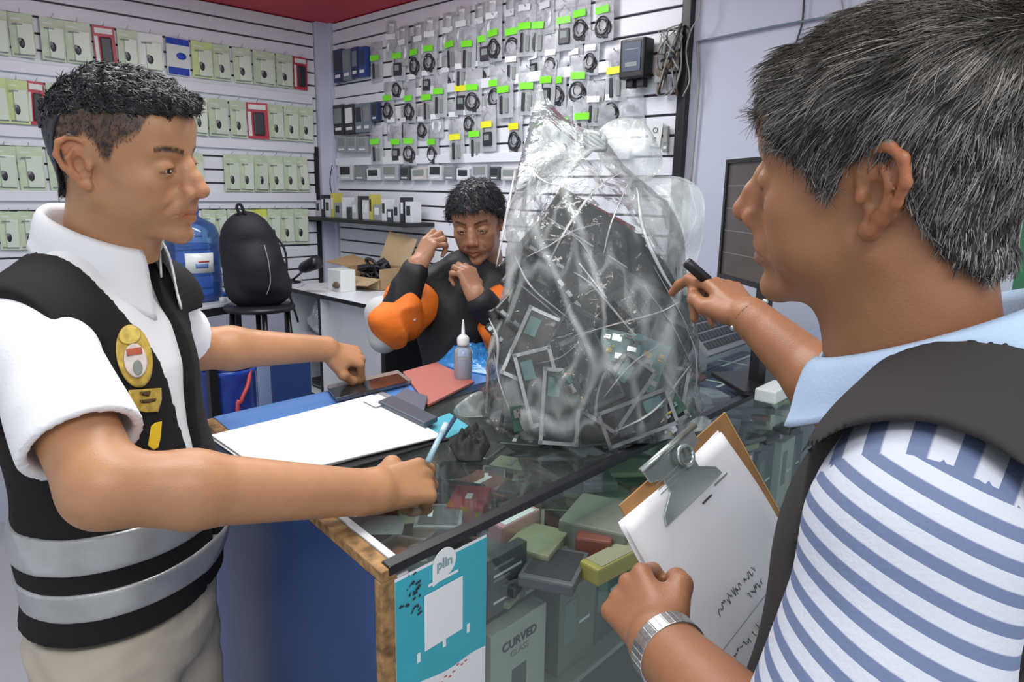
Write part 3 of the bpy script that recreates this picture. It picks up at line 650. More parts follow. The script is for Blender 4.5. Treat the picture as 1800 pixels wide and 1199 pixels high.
# ---------------------------------------------------------------- people: shared builders
def interp(x, tab): a = np.array(tab); return np.interp(x, a[:, 0], a[:, 1])
HL_YOUNG = [(-.2, -.078), (-.085, -.075), (-.062, -.055), (-.040, -.012), (-.028, .012), (-.012, .030), (.004, .020), (.012, -.002), (.020, -.002), (.030, .022), (.045, .034), (.056, .042), (.066, .072), (.2, .076)]
HL_OLD = [(-.2, -.080), (-.080, -.078), (-.060, -.060), (-.042, -.030), (-.030, .008), (-.012, .030), (.004, .018), (.014, -.006), (.024, -.002), (.036, .020), (.052, .028), (.066, .040), (.074, .056), (.2, .062)]
def head_mesh(p):
    """head in its own frame (x to the face, y to its left, z up), about 23 cm tall"""
    g = p.get
    F = Field((-.125, -.10, -.155), (.142, .10, .135), .0022)
    F.ell((-.014, 0, .030), (.096, .076, .084), 0)
    F.ell((.026, 0, .038), (.062, .066, .064), .02)
    F.ell((.030, 0, -.012), (.058, .060, .080), .02)
    F.ell((.036, 0, -.066), (.048, g('jaw', .046), .042), .02)
    F.cap((-.004, .050, -.048), (.066, .018, -.094), .016, .012, .02, mir=True)
    F.ell((.083, 0, -.098), (.018, .021, .017), .014)
    F.ell((.052, .043, -.020), (.024, .021, .019), .018, mir=True)          # cheekbones
    F.ell((.048, .040, -.050), (.026, g('cheek', .020), .028), .02, mir=True)
    F.cap((.082, .010, .024), (.068, .042, .026), .009, .008, .012, mir=True)  # brow
    F.ell((.066, .0, .055), (.026, .045, .032), .02)
    F.ell((.097, .033, .004), (.017, .020, .0125), .012, 's', mir=True)       # sockets
    F.ell((.0715, .031, .001), (.0165, .0180, .0155), .004, mir=True)         # lids over the eyeball
    F.ell((.0885, .030, -.0015), (.0115, .0130, .0036), .0015, 's', mir=True)   # lid opening
    ns = g('nose', 1.0)
    F.chain([(.084, 0, .018), (.094*1, 0, .004), (.103*1+.004*(ns-1)*5, 0, -.012), (.112+.006*(ns-1)*5, 0, -.027)], [.0075, .0075, .0085, .0095], .008)
    F.ell((.110+.006*(ns-1)*5, 0, -.029), (.0100, .0108, .0090), .009); F.cap((.092, .006, -.004), (.098, .010, -.028), .007, .008, .01, mir=True)
    F.ell((.100, .0135, -.0345), (.0115, .0075, .0080), .006, mir=True)
    F.ell((.1045, .0075, -.0425), (.006, .0038, .0045), .003, 's', mir=True)   # nostrils
    F.ell((.080, 0, -.056), (.024, .031, .027), .014)
    F.cap((.1005, 0, -.0590), (.088, .020, -.0630), .0064, .0038, .005, mir=True)   # lips
    F.cap((.0985, 0, -.0725), (.088, .018, -.0670), .0072, .0042, .005, mir=True)
    F.cap((.109, 0, -.0655), (.088, .025, -.0655), .0014, .0012, .003, 's', mir=True)
    F.cap((.104, .0, -.050), (.106, 0, -.056), .0018, .0018, .004, 's')
    F.cap((.096, .021, -.034), (.082, .034, -.058), .0010, .0008, .010, 's', mir=True)   # nasolabial fold
    F.cap((-.022, 0, -.05), (-.040, 0, -.19), .057, .060, .03)                          # neck
    F.cap((-.005, 0, -.08), (-.010, 0, -.19), .046, .052, .03)
    # ears
    R = rotm((0, 0, 1), math.radians(-24)) ; ex, ez, es = -.016, -.004, g('ear', 1.0)
    def E(x, z, y=0): v = np.array([x*es, y*es, z*es]); v = rotm((0, 1, 0), math.radians(-8)) @ v; return np.array([ex, .0765, ez])+R.T @ v @ np.eye(3) if 0 else np.array([ex, .074, ez])+np.array([v[0]*math.cos(.42), -v[0]*math.sin(.42)+v[1], v[2]])
    F.cap(E(.004, .012), E(-.002, -.016), .012*es, .010*es, .006, sq=((math.sin(.42), math.cos(.42), 0), .45), mir=True)
    F.cap(E(-.008, .016), E(-.008, 0), .013*es, .012*es, .005, sq=((math.sin(.42), math.cos(.42), 0), .33), mir=True)
    F.cap((ex-.002, .066, ez+.012), (ex-.006, .066, ez-.016), .010, .009, .008, mir=True)
    F.chain([E(.012, -.004, .003), E(.014, .012, .003), E(.008, .027, .004), E(-.006, .033, .005), E(-.019, .026, .006), E(-.024, .010, .006), E(-.019, -.006, .005), E(-.010, -.020, .003), E(-.002, -.030, .002)], [.0032, .0034, .0036, .0040, .0040, .0040, .0036, .0038, .0058], .003, mir=True)
    F.ell(E(.001, -.030, .001), (.0085*es, .0048, .0085*es), .005, mir=True)
    F.ell(E(-.001, -.004, .007), (.0085*es, .0085, .0125*es), .003, 's', mir=True)
    F.cap(E(-.011, .020, .006), E(.002, .022, .006), .0032, .0026, .003, 's', mir=True)
    F.chain([E(-.004, .017, .005), E(-.012, .006, .006), E(-.010, -.010, .005), E(-.003, -.019, .005)], [.0026, .0030, .0028, .0030], .003, mir=True)
    F.ell(E(.0105, -.006, .006), (.0045, .004, .006), .003, mir=True)
    V, Q = F.mesh()
    skin = np.array(p['skin']); C_ = np.tile(skin, (len(V), 1)); x, y, z = V.T; ay = np.abs(y)
    C_ *= (1+.05*vnoise(V, 60, 3)+.03*vnoise(V, 200, 4))[:, None]
    def blend(mask, col): m = np.clip(mask, 0, 1)[:, None]; C_[:] = C_*(1-m)+np.array(col)*m
    # cheeks, nose, ears redder
    warm = skin*np.array([1.06, .84, .78])
    blend(.6*np.exp(-(((x-.108)/.02)**2+((z+.03)/.018)**2+(ay/.02)**2)), warm); blend(.7*(ay > .078)*(z > -.04), warm)
    lipm = ((x > .084) & (ay < .0235)).astype(float)*np.exp(-((z+.0660)/.0090)**4)*np.clip((x-.086)/.006, 0, 1)
    blend(lipm*.8, p.get('lip', skin*np.array([.85, .55, .52])))
    bz = .0235+.006*np.sin(np.clip((ay-.012)/.04, 0, 1)*PI*.75); bm = (ay > .012) & (ay < .052) & (x > .05)
    blend(bm*np.exp(-((z-bz)/.0042)**4)*(.9+.3*vnoise(V, 500, 6)), p['brow'])
    blend(((x > .06) & (ay > .017) & (ay < .047))*np.exp(-((z+.0035)/.0016)**2)*.75, np.array([.02, .012, .01]))
    if g('stubble'): blend(g('stubble')*(np.clip((-.045-z)/.02, 0, 1)*np.clip((x-.02)/.03, 0, 1)*(z > -.125)+.9*np.exp(-((z+.051)/.005)**2)*(x > .08)*(ay < .026))*(.6+.5*vnoise(V, 900, 8)), skin*.45)
    zl = interp(x, p['hairline']); fd = np.clip((z-zl)/.012, 0, 1)*(ay < .0785+.02*(z > .03))
    blend(fd*g('fade', 1)*(.9+.12*vnoise(V, 300, 9)), p['scalp'])
    return V, Q, C_
def to_world(V, M): M = np.array(M); return V @ M[:3, :3].T+M[:3, 3]
def hair_cap(p, thick, zoff=0.0, rough=.0015, fr=None):
    F = Field((-.135, -.105, -.12), (.125, .105, .160), .0028)
    F.ell((-.014, 0, .030), (.096+thick, .076+thick, .084+thick), 0)
    F.ell((.026, 0, .038), (.062+thick, .066+thick*.8, .064+thick), .02)
    F.cap((-.030, 0, -.02), (-.040, 0, -.09), .057+thick*.55, .055+thick*.4, .03)
    if fr: fr(F)
    F.fn(lambda q: rough*(vnoise(q, 160, 2)+.8*vnoise(q, 330, 5)))
    def cut(q):
        x, y, z = q[..., 0], q[..., 1], q[..., 2]
        zl = interp(x, p['hairline'])+zoff; return (zl-z)*.55+.0022*vnoise(q, 420, 7)
    F.fn(cut, 'max')
    V, Q = F.mesh(); return V, Q
def strands(V, Q, n, L, comb, width=.0006, colfn=None, K=5, lift=.35, seed=1, grav=.0, keep=None):
    r = np.random.default_rng(seed)
    c = V[Q].mean(1); e1 = V[Q[:, 2]]-V[Q[:, 0]]; e2 = V[Q[:, 3]]-V[Q[:, 1]]; nn = np.cross(e1, e2); ar = np.linalg.norm(nn, axis=1); nn = nn/(ar[:, None]+1e-12)
    ok = (c[:, 2] > -1) if keep is None else keep(c, nn)
    idx = np.flatnonzero(ok); pr = ar[idx]; idx = r.choice(idx, n, p=pr/pr.sum())
    p0 = c[idx]+r.normal(0, .0006, (n, 3)); N = nn[idx]
    # make normals point outwards from the skull
    out = p0-np.array([-.014, 0, .02]); sgn = np.sign((N*out).sum(1)); N = N*sgn[:, None]
    D = comb(p0, N, r); D = D-(D*N).sum(1)[:, None]*N; D /= np.linalg.norm(D, axis=1)[:, None]+1e-9
    Ln = L(p0, r) if callable(L) else L*r.uniform(.7, 1.2, n)
    side = np.cross(D, N); t = np.linspace(0, 1, K)
    lf = lift*r.uniform(.5, 1.4, n)
    pts = p0[:, None]+D[:, None]*(Ln[:, None]*t)[..., None]+N[:, None]*((Ln*lf)[:, None]*(t*(1-.75*t)))[..., None]+side[:, None]*((Ln*r.normal(0, .12, n))[:, None]*t**2)[..., None]
    pts[..., 2] -= (grav*Ln)[:, None]*t**2
    wd = width*r.uniform(.7, 1.3, n)[:, None]*(1-.75*t[None])
    Vs = np.zeros((n, K, 3, 3)); ang = [0, 2*PI/3, 4*PI/3]
    for j, a in enumerate(ang): Vs[:, :, j] = pts+wd[..., None]*(math.cos(a)*side[:, None]+math.sin(a)*N[:, None])
    Vo = Vs.reshape(-1, 3); base = (np.arange(n)*K*3)[:, None, None]+(np.arange(K-1)*3)[None, :, None]
    j = np.arange(3)[None, None]; j2 = (j+1) % 3
    Fo = np.stack([base+j, base+j2, base+3+j2, base+3+j], -1).reshape(-1, 4)
    col = colfn(p0, r) if colfn else np.tile((.02, .02, .02), (n, 1))
    return Vo, Fo, np.repeat(col, K*3, axis=0)
def add_eyes(parent, Mh, iris=(.03, .015, .01), look=(1, 0, 0)):
    for s in (1, -1):
        b = MB(); b.T = np.array(Mh); c = np.array([.0725, .031*s, -.001]); l = nrm(look)
        b.sphere(c, .0132, mat('eye_white', (.62, .58, .55), .15), 20)
        q = FR(c+l*.0098, l, (0, 1, 0)); b.lathe([(0, .0026), (.0040, .0034), (.0070, .0012), (.0072, 0)], 16, mat('iris', iris, .08), M=q @ np.array([[0, 0, 1, 0], [0, 1, 0, 0], [-1, 0, 0, 0], [0, 0, 0, 1.]]))
        obj('eye', b, None, parent)
def hand(F, M, curl, spread=(8, 2, -3, -9), thumb=((.4, .3), .5), s=1.0, side=1, k=.006, fat=1.0):
    """adds a hand to a field. M frame: x from wrist to knuckles, y toward the thumb side, z out of the back of the hand. curl: per finger (index..little) bends (deg) of the three joints"""
    M = np.array(M); T = lambda q: M[:3, :3] @ (np.array(q, float)*s)+M[:3, 3]
    nz = M[:3, 2]
    for y0, y1, r0, r1 in ((.016, .027, .0125, .0108), (.006, .0095, .0135, .0112), (-.005, -.0085, .0130, .0108), (-.014, -.025, .0120, .0100)):
        F.cap(T((.012, y0, 0)), T((.078, y1, .002)), r0*s*fat, r1*s*fat, .010)
    F.cap(T((.0, .008, -.001)), T((.0, -.010, -.001)), .0185*s*fat, .0175*s*fat, .012)
    F.cap(T((.02, .018, -.010)), T((.045, .030, -.010)), .014*s*fat, .012*s*fat, .010)
    F.cap(T((.02, -.018, -.008)), T((.05, -.020, -.008)), .012*s*fat, .010*s*fat, .010)
    base = [(.082, .028, .001), (.086, .0095, .003), (.082, -.0085, .002), (.076, -.0255, -.001)]
    lens = [(.041, .025, .021), (.045, .029, .022), (.042, .027, .022), (.033, .020, .019)]
    rads = [(.0098, .0088, .0078, .0066), (.0100, .0090, .0080, .0068), (.0096, .0086, .0076, .0064), (.0084, .0076, .0068, .0058)]
    tips = []
    for i in range(4):
        p = np.array(base[i]); a = math.radians(spread[i]); th = 0; pts = [p]; 
        for j in range(3):
            th += math.radians(curl[i][j]); d = np.array([math.cos(th)*math.cos(a), math.cos(th)*math.sin(a), -math.sin(th)]); p = p+d*lens[i][j]; pts.append(p)
        F.chain([T(q) for q in pts], [r*s*fat for r in rads[i]], .004)
        F.ell(T(pts[1]+np.array([0, 0, .0008])), rads[i][1]*s*fat*1.06, .004); tips.append(T(pts[-1]))
        # nail
        dn = pts[-1]-pts[-2]; dn /= np.linalg.norm(dn)
    tp = thumb  # explicit chain in hand coordinates
    F.chain([T(q) for q in tp], [.0150*s*fat, .0118*s*fat, .0102*s*fat, .0080*s*fat][:len(tp)], .007)
    F.ell(T(np.array(tp[-2])), .0112*s*fat, .005)
    return tips
def skin_colors(V, skin, seed=1, warm=None):
    c = np.tile(np.array(skin), (len(V), 1)); c *= (1+.05*vnoise(V, 55, seed)+.03*vnoise(V, 180, seed+1))[:, None]
    return c
m_skin = mat('skin', (.4, .2, .12), .42, attr='col', bump=.12, bscale=420, sss=.06, spec=.45)
m_hairm = mat('hair', (.02, .02, .02), .38, attr='col', spec=.6)
def rot3(az, el, ro):
    az, el, ro = map(math.radians, (az, el, ro)); cz, sz, ce, se = math.cos(az), math.sin(az), math.cos(el), math.sin(el)
    X = np.array([cz*ce, sz*ce, se]); Y = np.array([-sz, cz, 0]); Z = np.cross(X, Y); c, s = math.cos(ro), math.sin(ro)
    return np.stack([X, c*Y+s*Z, -s*Y+c*Z], 1)
def pose(p, az, el, ro, s=1.0):
    M = np.eye(4); M[:3, :3] = rot3(az, el, ro)*s; M[:3, 3] = p; return M
def arm_mesh(S, E, W, HM, curl, thumb, skin, rs=(.048, .047, .043, .029), s=1.0, h=.0026, spread=(8, 2, -3, -9), fat=1.0, extra=None, upper=True):
    S, E, W = map(np.array, (S, E, W)); hp = np.array(HM)[:3, 3]
    pts = [E, W, hp, hp+HM[:3, 0]*.17*s, hp+HM[:3, 0]*.1*s+HM[:3, 1]*.08*s, hp-HM[:3, 2]*.1*s]+([S*.6+E*.4] if upper else [])
    lo = np.min(pts, 0)-.075; hi = np.max(pts, 0)+.075; F = Field(lo, hi, h)
    if upper: F.cap(S, E, rs[0], rs[1], .02)
    m1 = E*.72+W*.28; side = nrm(HM[:3, 1])
    F.cap(E, m1, rs[1]*.93, rs[2]*1.07, .02); F.cap(m1, W, rs[2]*1.05, rs[3], .015); 
    F.cap(W*.93+E*.07, hp, rs[3]*.98, .026*s, .012, sq=(HM[:3, 2], .82))
    t = hand(F, HM, curl, spread, thumb, s, fat=fat)
    V, Q = F.mesh(); c = skin_colors(V, skin, 5)
    d = np.linalg.norm(V-(hp+HM[:3, 0]*.1*s), axis=1); c *= (1-.07*np.exp(-(d/.05)**2))[:, None]
    return V, Q, c, t
def hframe(p, x, z, flip=False, s=1.0):
    """hand frame at the wrist: x to the knuckles, z out of the back of the hand, y toward the thumb"""
    x = nrm(x); z = nrm(np.array(z)-x*np.dot(z, x)); y = np.cross(z, x)*(-1 if flip else 1)
    M = np.eye(4); M[:3, 0] = x; M[:3, 1] = y; M[:3, 2] = z; M[:3, 3] = p; return M
def torso_field(F, L, k=.03, chest=1.0, belly=1.0, off=0.0, sh=.178):
    o = off
    F.ell((.000, 0, -.13), (.108*chest+o, .155*chest+o, .175+o), 0)
    F.ell((.018, 0, -.34), (.112*belly+o, .148*belly+o, .19+o), .05)
    F.ell((-.005, 0, -.52), (.112*belly+o, .162+o, .13+o), .05)
    F.cap((-.012, .035, .040), (0, sh-.03, -.008), .050+o, .056+o, .03, mir=True)
    F.cap((0, sh-.05, -.02), (0, sh, -.026), .062+o, .060+o, .03, mir=True)
def legs(parent, M, m, hipz, w=.095):
    b = MB(); M = np.array(M); x, y, o = M[:3, 0], M[:3, 1], M[:3, 3]
    for s in (1, -1):
        top = o+y*s*w*.85+np.array([0, 0, hipz]); foot = o+y*s*w*1.1+x*.0; foot = np.array([foot[0], foot[1], .07]); kn = (top+foot)/2+x*.02
        b.tube(cr([top+np.array([0, 0, .1]), top, kn, foot], 5), [.095]*5+[.088]*5+[.072]*5+[.06], 18, m)
    return obj('trousers_legs', b, None, parent)
def shoes(parent, M, m, w=.095):
    M = np.array(M); x, y, o = M[:3, 0], M[:3, 1], M[:3, 3]
    for s in (1, -1):
        b = MB(); c = o+y*s*w*1.1+x*.05; b.sphere((c[0], c[1], .045), (.14, .05, .045), m, 18, R=FR((0, 0, 0), x, y)); obj('shoe', b, None, parent)
def stripe_mat(name, c1, c2, freq, duty=.5, rough=.75):
    if name in MATS: return MATS[name]
    m = mat(name, c1, rough, bump=.15, bscale=300); nt = m.node_tree; N = nt.nodes; L = nt.links
    a = N.new('ShaderNodeAttribute'); a.attribute_name = 'col'; s = N.new('ShaderNodeSeparateColor'); L.new(a.outputs['Color'], s.inputs[0])
    mu = N.new('ShaderNodeMath'); mu.operation = 'MULTIPLY'; mu.inputs[1].default_value = freq; L.new(s.outputs[0], mu.inputs[0])
    fr = N.new('ShaderNodeMath'); fr.operation = 'FRACT'; L.new(mu.outputs[0], fr.inputs[0])
    rp = N.new('ShaderNodeMapRange'); rp.interpolation_type = 'SMOOTHSTEP'; rp.inputs['From Min'].default_value = duty-.04; rp.inputs['From Max'].default_value = duty+.04; L.new(fr.outputs[0], rp.inputs['Value'])
    gt = N.new('ShaderNodeMath'); gt.operation = 'LESS_THAN'; gt.inputs[1].default_value = .97; L.new(fr.outputs[0], gt.inputs[0])
    m2 = N.new('ShaderNodeMath'); m2.operation = 'MULTIPLY'; L.new(rp.outputs[0], m2.inputs[0]); L.new(gt.outputs[0], m2.inputs[1])
    mx = N.new('ShaderNodeMix'); mx.data_type = 'RGBA'; mx.inputs[6].default_value = (*c1, 1); mx.inputs[7].default_value = (*c2, 1); L.new(m2.outputs[0], mx.inputs[0]); L.new(mx.outputs[2], N['Principled BSDF'].inputs['Base Color']); return m
def collar(name, parent, m, Mh, r0, r1, z0, z1, fold, a0=25, th=.003, off=(-.034, 0), n=60, lean=.0, rx=1.0, point=.03, M=None, m2=None):
    """folded shirt collar round the neck, open at the throat; frame Mh with x forward, z up the neck"""
    b = MB(); b.T = np.array(Mh)
    def fn(u, v):
        a = math.radians(a0+(360-2*a0)*u); fr = abs(u-.5)*2     # 0 at the nape, 1 at the throat
        # v 0..1: stand goes up outside, folds, falls
        if v < .35: t = v/.35; r = r0; z = z0+(z1-z0)*t
        else: t = (v-.35)/.65; r = r0+.004+(r1-r0)*t+.006*math.sin(PI*min(1, t*1.2))*(1-t); z = z1+.003*math.sin(PI*min(1, t*3))-(fold+point*max(0, fr-.55)*2.2)*t
        z += -lean*(.5-.5*math.cos(a))*0+lean*math.cos(a)
        return (off[0]+r*rx*math.cos(a), off[1]+r*math.sin(a), z)
    b.grid(fn, n, 14, m); return obj(name, b, None, parent, solid=th)
# ---------------------------------------------------------------- person 1: man in the black vest, left
SK1 = (.42, .205, .10)
p1 = dict(skin=SK1, brow=(.045, .025, .018), hairline=HL_YOUNG, scalp=(.030, .021, .018), stubble=.12, nose=1.1, fade=.97, jaw=.047, ear=1.04)
MH1 = pose((-.568, 1.058, 1.539), -4, -10, 8)
S1R, E1R, W1R = P(52, 578, .92), P(182, 858, .82), P(662, 866, 1.02)
S1L, E1L, W1L = P(262, 556, 1.20), P(332, 612, 1.42), P(574, 613, 1.62)
mid = (S1R+S1L)/2; yy = S1L-S1R; yy[2] = 0; MT1 = FR(mid+np.array([0, 0, .02]), np.cross(yy, K3), yy)
man1 = thing('person', 'man in white shirt and black vest with silver bands, writing at the counter', 'person', loc=(mid[0], mid[1], 0))
def loc_(M, q): return (np.array(q)-M[:3, 3]) @ M[:3, :3]
V, Q, Cc = head_mesh(p1); V = to_world(V, MH1)
k_fist = [(62, 82, 45), (68, 88, 45), (72, 88, 45), (74, 84, 45)]
HMr = hframe(W1R+.006*K3, P(800, 846, 1.11)-W1R, P(700, 700, .85)-P(700, 850, 1.05))
Va, Qa, ca, tr_ = arm_mesh(S1R, E1R, W1R, HMr, [(40, 60, 32), (54, 76, 42), (62, 82, 45), (68, 82, 45)], [(.022, .024, -.012), (.052, .047, -.022), (.078, .044, -.040), (.094, .034, -.052)], SK1, s=1.03, rs=(.048, .046, .045, .031), fat=1.1)
HMl = hframe(W1L, P(658, 636, 1.69)-W1L, P(600, 400, 1.45)-P(600, 620, 1.66), flip=True)
Vb, Qb, cb, tl_ = arm_mesh(S1L, E1L, W1L, HMl, k_fist, [(.020, .024, -.014), (.050, .044, -.028), (.080, .040, -.040), (.104, .030, -.048)], SK1, rs=(.046, .046, .042, .028), h=.003)
fast_mesh('body', [(V, Q), (Va, Qa), (Vb, Qb)], man1, mats=[m_skin], colors=np.concatenate([Cc, ca, cb]))
add_eyes(man1, MH1, look=(1, .0, -.05))
# hair: cropped sides are scalp colour, thick wet-look top swept forward
def top_hair(F):
    F.ell((.015, 0, .088), (.070, .056, .032), .02); F.cap((.072, -.032, .086), (.072, .032, .086), .016, .016, .012); F.cap((.086, -.018, .084), (.086, .018, .084), .011, .011, .01)
HT = dict(p1); HT['hairline'] = [(-.2, .0), (-.09, .03), (-.05, .058), (0, .066), (.04, .070), (.058, .070), (.07, .076), (.2, .080)]
Vt, Qt = hair_cap(HT, .003, fr=top_hair, rough=.0030)
tc = np.tile((.010, .010, .012), (len(Vt), 1))
def comb1(p, N, r): 
    d = np.tile((1.0, 0, -.1), (len(p), 1))+r.normal(0, .45, (len(p), 3)); return d
sv, sq_, sc = strands(Vt, Qt, 8000, lambda p, r: r.uniform(.007, .013, len(p)), comb1, .0009, lambda p, r: np.clip(.010+r.uniform(-.006, .020, (len(p), 1))**1.0*np.array([[1, 1, 1.15]]), .004, .1), 5, .45, 3, keep=lambda c, n: c[:, 2] > .045)
# short fade stubble hair on the sides and the nape
Vs_, Qs_ = hair_cap(p1, .0005, rough=.0002)
sv2, sq2, sc2 = strands(Vs_, Qs_, 9000, lambda p, r: np.where(p[:, 0] < -.07, .007, .0035)*r.uniform(.7, 1.3, len(p)), lambda p, N, r: np.tile((-.2, 0, -1.0), (len(p), 1))+r.normal(0, .25, (len(p), 3)), .00035, lambda p, r: np.tile((.016, .013, .013), (len(p), 1)), 3, .25, 4)
Vn, Qn = hair_cap(dict(p1, hairline=[(-.2, -.078), (-.088, -.076), (-.072, -.05), (-.06, .02), (-.045, .06), (.2, .09)]), .0022, rough=.0006)
fast_mesh('hair', [(to_world(Vt, MH1), Qt), (to_world(sv, MH1), sq_), (to_world(sv2, MH1), sq2), (to_world(Vn, MH1), Qn)], man1, mats=[m_hairm], colors=np.concatenate([tc, sc, sc2, np.tile((.014, .012, .013), (len(Vn), 1))]))
# shirt
m_shirt = mat('white_shirt', (.80, .80, .82), .8, bump=.12, bscale=260, noise=.02, nscale=10)
m_shirt_in = mat('shirt_lining', (.50, .52, .74), .8)
ZB = .858-MT1[2, 3]
def lw(q): return loc_(MT1, q)
def wrinkle(amp, s=38, seed=2): return lambda q: amp*(np.abs(vnoise(q, s, seed))-.5)
F = Field((-.24, -.34, -.60), (.30, .42, .13), .0045); torso_field(F, None, chest=1.03, belly=1.12)
hR = lw(S1R)*.25+lw(E1R)*.75; hL = lw(S1L)*.38+lw(E1L)*.62
F.cap(lw(S1R), hR, .060, .068, .03); F.cap(lw(S1L), hL, .058, .066, .03)
F.fn(wrinkle(.004, 24, 4)); F.fn(lambda q: (ZB+.04)-q[..., 2], 'max')
aR = nrm(lw(E1R)-lw(S1R)); aL = nrm(lw(E1L)-lw(S1L))
F.fn(lambda q: np.minimum(((q-hR) @ aR), .12-np.linalg.norm(q-hR, axis=-1)), 'max'); F.fn(lambda q: np.minimum(((q-hL) @ aL), .12-np.linalg.norm(q-hL, axis=-1)), 'max')
F.cap(hR-aR*.03, hR+aR*.06, .056, .0575, .002, 's'); F.cap(hL-aL*.03, hL+aL*.06, .056, .060, .002, 's')
V, Q = relax(*F.mesh(), 6); shirt1 = fast_mesh('shirt', [(to_world(V, MT1), Q)], man1, mats=[m_shirt])
NK = pose(to_world(np.array([[.0, 0, .0]]), MT1)[0], 0, 0, 0); NK[:3, :3] = MT1[:3, :3]
neck_c = to_world(np.array([[-.036, 0, -.135]]), MH1)[0]; nb = MT1[:3, 3]+K3*.05
zax = nrm(nrm(MH1[:3, 2])*.35+K3*.65-MT1[:3, 0]*-.0); xax = nrm(MT1[:3, 0]-zax*np.dot(MT1[:3, 0], zax)); yax = np.cross(zax, xax)
MC1 = np.eye(4); MC1[:3, 0] = xax; MC1[:3, 1] = yax; MC1[:3, 2] = zax; MC1[:3, 3] = neck_c
collar('collar', man1, m_shirt, MC1, .068, .088, -.030, .022, .055, a0=24, off=(.0, 0), rx=1.12, lean=-.028, point=.05, th=.003)
# open shirt front under the collar
# vest
m_vest = mat('black_vest', (.013, .0115, .012), .85, spec=.25, bump=.2, bscale=180)
m_silver = mat('silver_band', (.42, .42, .42), .32, metal=.4, noise=.16, nscale=16, bump=.35, bscale=22)
def vest_region(q, zb=ZB, vopen=.062, vz=-.40, arm=.080):
    x, y, z = q[..., 0], q[..., 1], q[..., 2]; ay = np.abs(y)
    d1 = zb-z
    # armhole
    da = arm-np.sqrt((x*.95)**2+((z+.055)*.85)**2); d2 = np.minimum(da, (ay-.118)); 
    w_ = np.interp(z, [vz-.2, vz+.06, -.12, .06, .2], [.0040, .0045, .028, vopen+.008, vopen+.03]); d3 = np.minimum((w_-ay)*.9, x+.01)
    d4 = .086-np.sqrt((x-.008)**2+y**2); d4 = np.minimum(d4, z+.045)
    return np.maximum.reduce([d1, d2, d3, d4, ay-.19])
F = Field((-.24, -.25, -.60), (.22, .25, .14), .0040); torso_field(F, None, chest=1.03, belly=1.12, off=.015); F.fn(wrinkle(.003, 22, 9)); F.fn(vest_region, 'max')
V, Q = relax(*F.mesh(), 6, mu=.5); vest1 = fast_mesh('vest', [(to_world(V, MT1), Q)], man1, mats=[m_vest])
for za, zb in ((1.030, .978), (.950, .902)):
    F = Field((-.24, -.25, zb-MT1[2, 3]-.03), (.22, .25, za-MT1[2, 3]+.03), .0040); torso_field(F, None, chest=1.03, belly=1.12, off=.0185); F.fn(wrinkle(.003, 22, 9))
    F.fn(lambda q: np.maximum(q[..., 2]-(za-MT1[2, 3]), (zb-MT1[2, 3])-q[..., 2]), 'max'); V, Q = relax(*F.mesh(), 6); o = fast_mesh('reflective_band', [(to_world(V, MT1), Q)], vest1, mats=[m_silver]); o['label'] = 'silver reflective band'
# gold crest and name patch on the vest, cut conforming to the cloth
m_gold = mat('gold_thread', (.50, .34, .06), .45, noise=.3, nscale=90); m_crestw = mat('crest_white', (.62, .55, .50), .5, noise=.2, nscale=60); m_crestr = mat('crest_red', (.42, .10, .05), .5)
m_yellow = mat('yellow_print', (.80, .52, .02), .5)
def on_surface(px, py, d0=.6, d1=1.3, field=None, Mt=None, off=.018):
    """first point of the vest surface met along a line of sight"""
    a = d0
    for d in np.arange(d0, d1, .01):
        if field(loc_(Mt, P(px, py, d))) < 0:
            lo, hi = d-.01, d
            for _ in range(12):
                m_ = (lo+hi)/2
                if field(loc_(Mt, P(px, py, m_))) < 0: hi = m_
                else: lo = m_
            return P(px, py, hi)
    return P(px, py, d1)
_F1 = Field((-.22, -.25, -.62), (.22, .25, .14), .005); torso_field(_F1, None, chest=1.03, belly=1.12, off=.0155); _F1.fn(wrinkle(.003, 22, 9))
def f1(q):
    g = (q-_F1.lo)/_F1.h; i = np.floor(g).astype(int)
    if (i < 0).any() or (i >= _F1.n-1).any(): return 1.0
    t = g-i; D = _F1.D[i[0]:i[0]+2, i[1]:i[1]+2, i[2]:i[2]+2]; D = D[0]*(1-t[0])+D[1]*t[0]; D = D[0]*(1-t[1])+D[1]*t[1]; return D[0]*(1-t[2])+D[1]*t[2]
def decal(name, cx, cy, outline, m, parent, off=.002, n=10):
    """patch following the cloth: outline in pixels around (cx, cy), filled as rings"""
    c = on_surface(cx, cy, field=f1, Mt=MT1); V = []; F_ = []
    k = len(outline); towards = nrm(CAM-c)
    for i in range(n+1):
        for (ox, oy) in outline:
            t = i/n; V.append(on_surface(cx+ox*t, cy+oy*t, field=f1, Mt=MT1)+towards*(off))
    for i in range(n):
        for j in range(k): F_.append([i*k+j, i*k+(j+1) % k, (i+1)*k+(j+1) % k, (i+1)*k+j])
    b = MB(); b.add(V, F_, m, True); return obj(name, b, None, parent, solid=.0015)
ellp = lambda rx, ry, t=0, n=28: [(rx*math.cos(a)*math.cos(t)-ry*math.sin(a)*math.sin(t), rx*math.cos(a)*math.sin(t)+ry*math.sin(a)*math.cos(t)) for a in np.linspace(0, 2*PI, n, endpoint=False)]
decal('crest', 236, 626, ellp(31, 56, -.2), m_gold, vest1, .002)
decal('crest_shield', 238, 634, ellp(20, 30, -.15), m_crestw, vest1, .0045)
decal('crest_shield_detail', 236, 622, [(-14, -8), (12, -12), (14, 0), (-12, 4)], m_crestr, vest1, .006)
decal('crest_shield_detail', 242, 646, ellp(8, 13, -.1), mat('crest_grey', (.22, .24, .22), .5), vest1, .006)
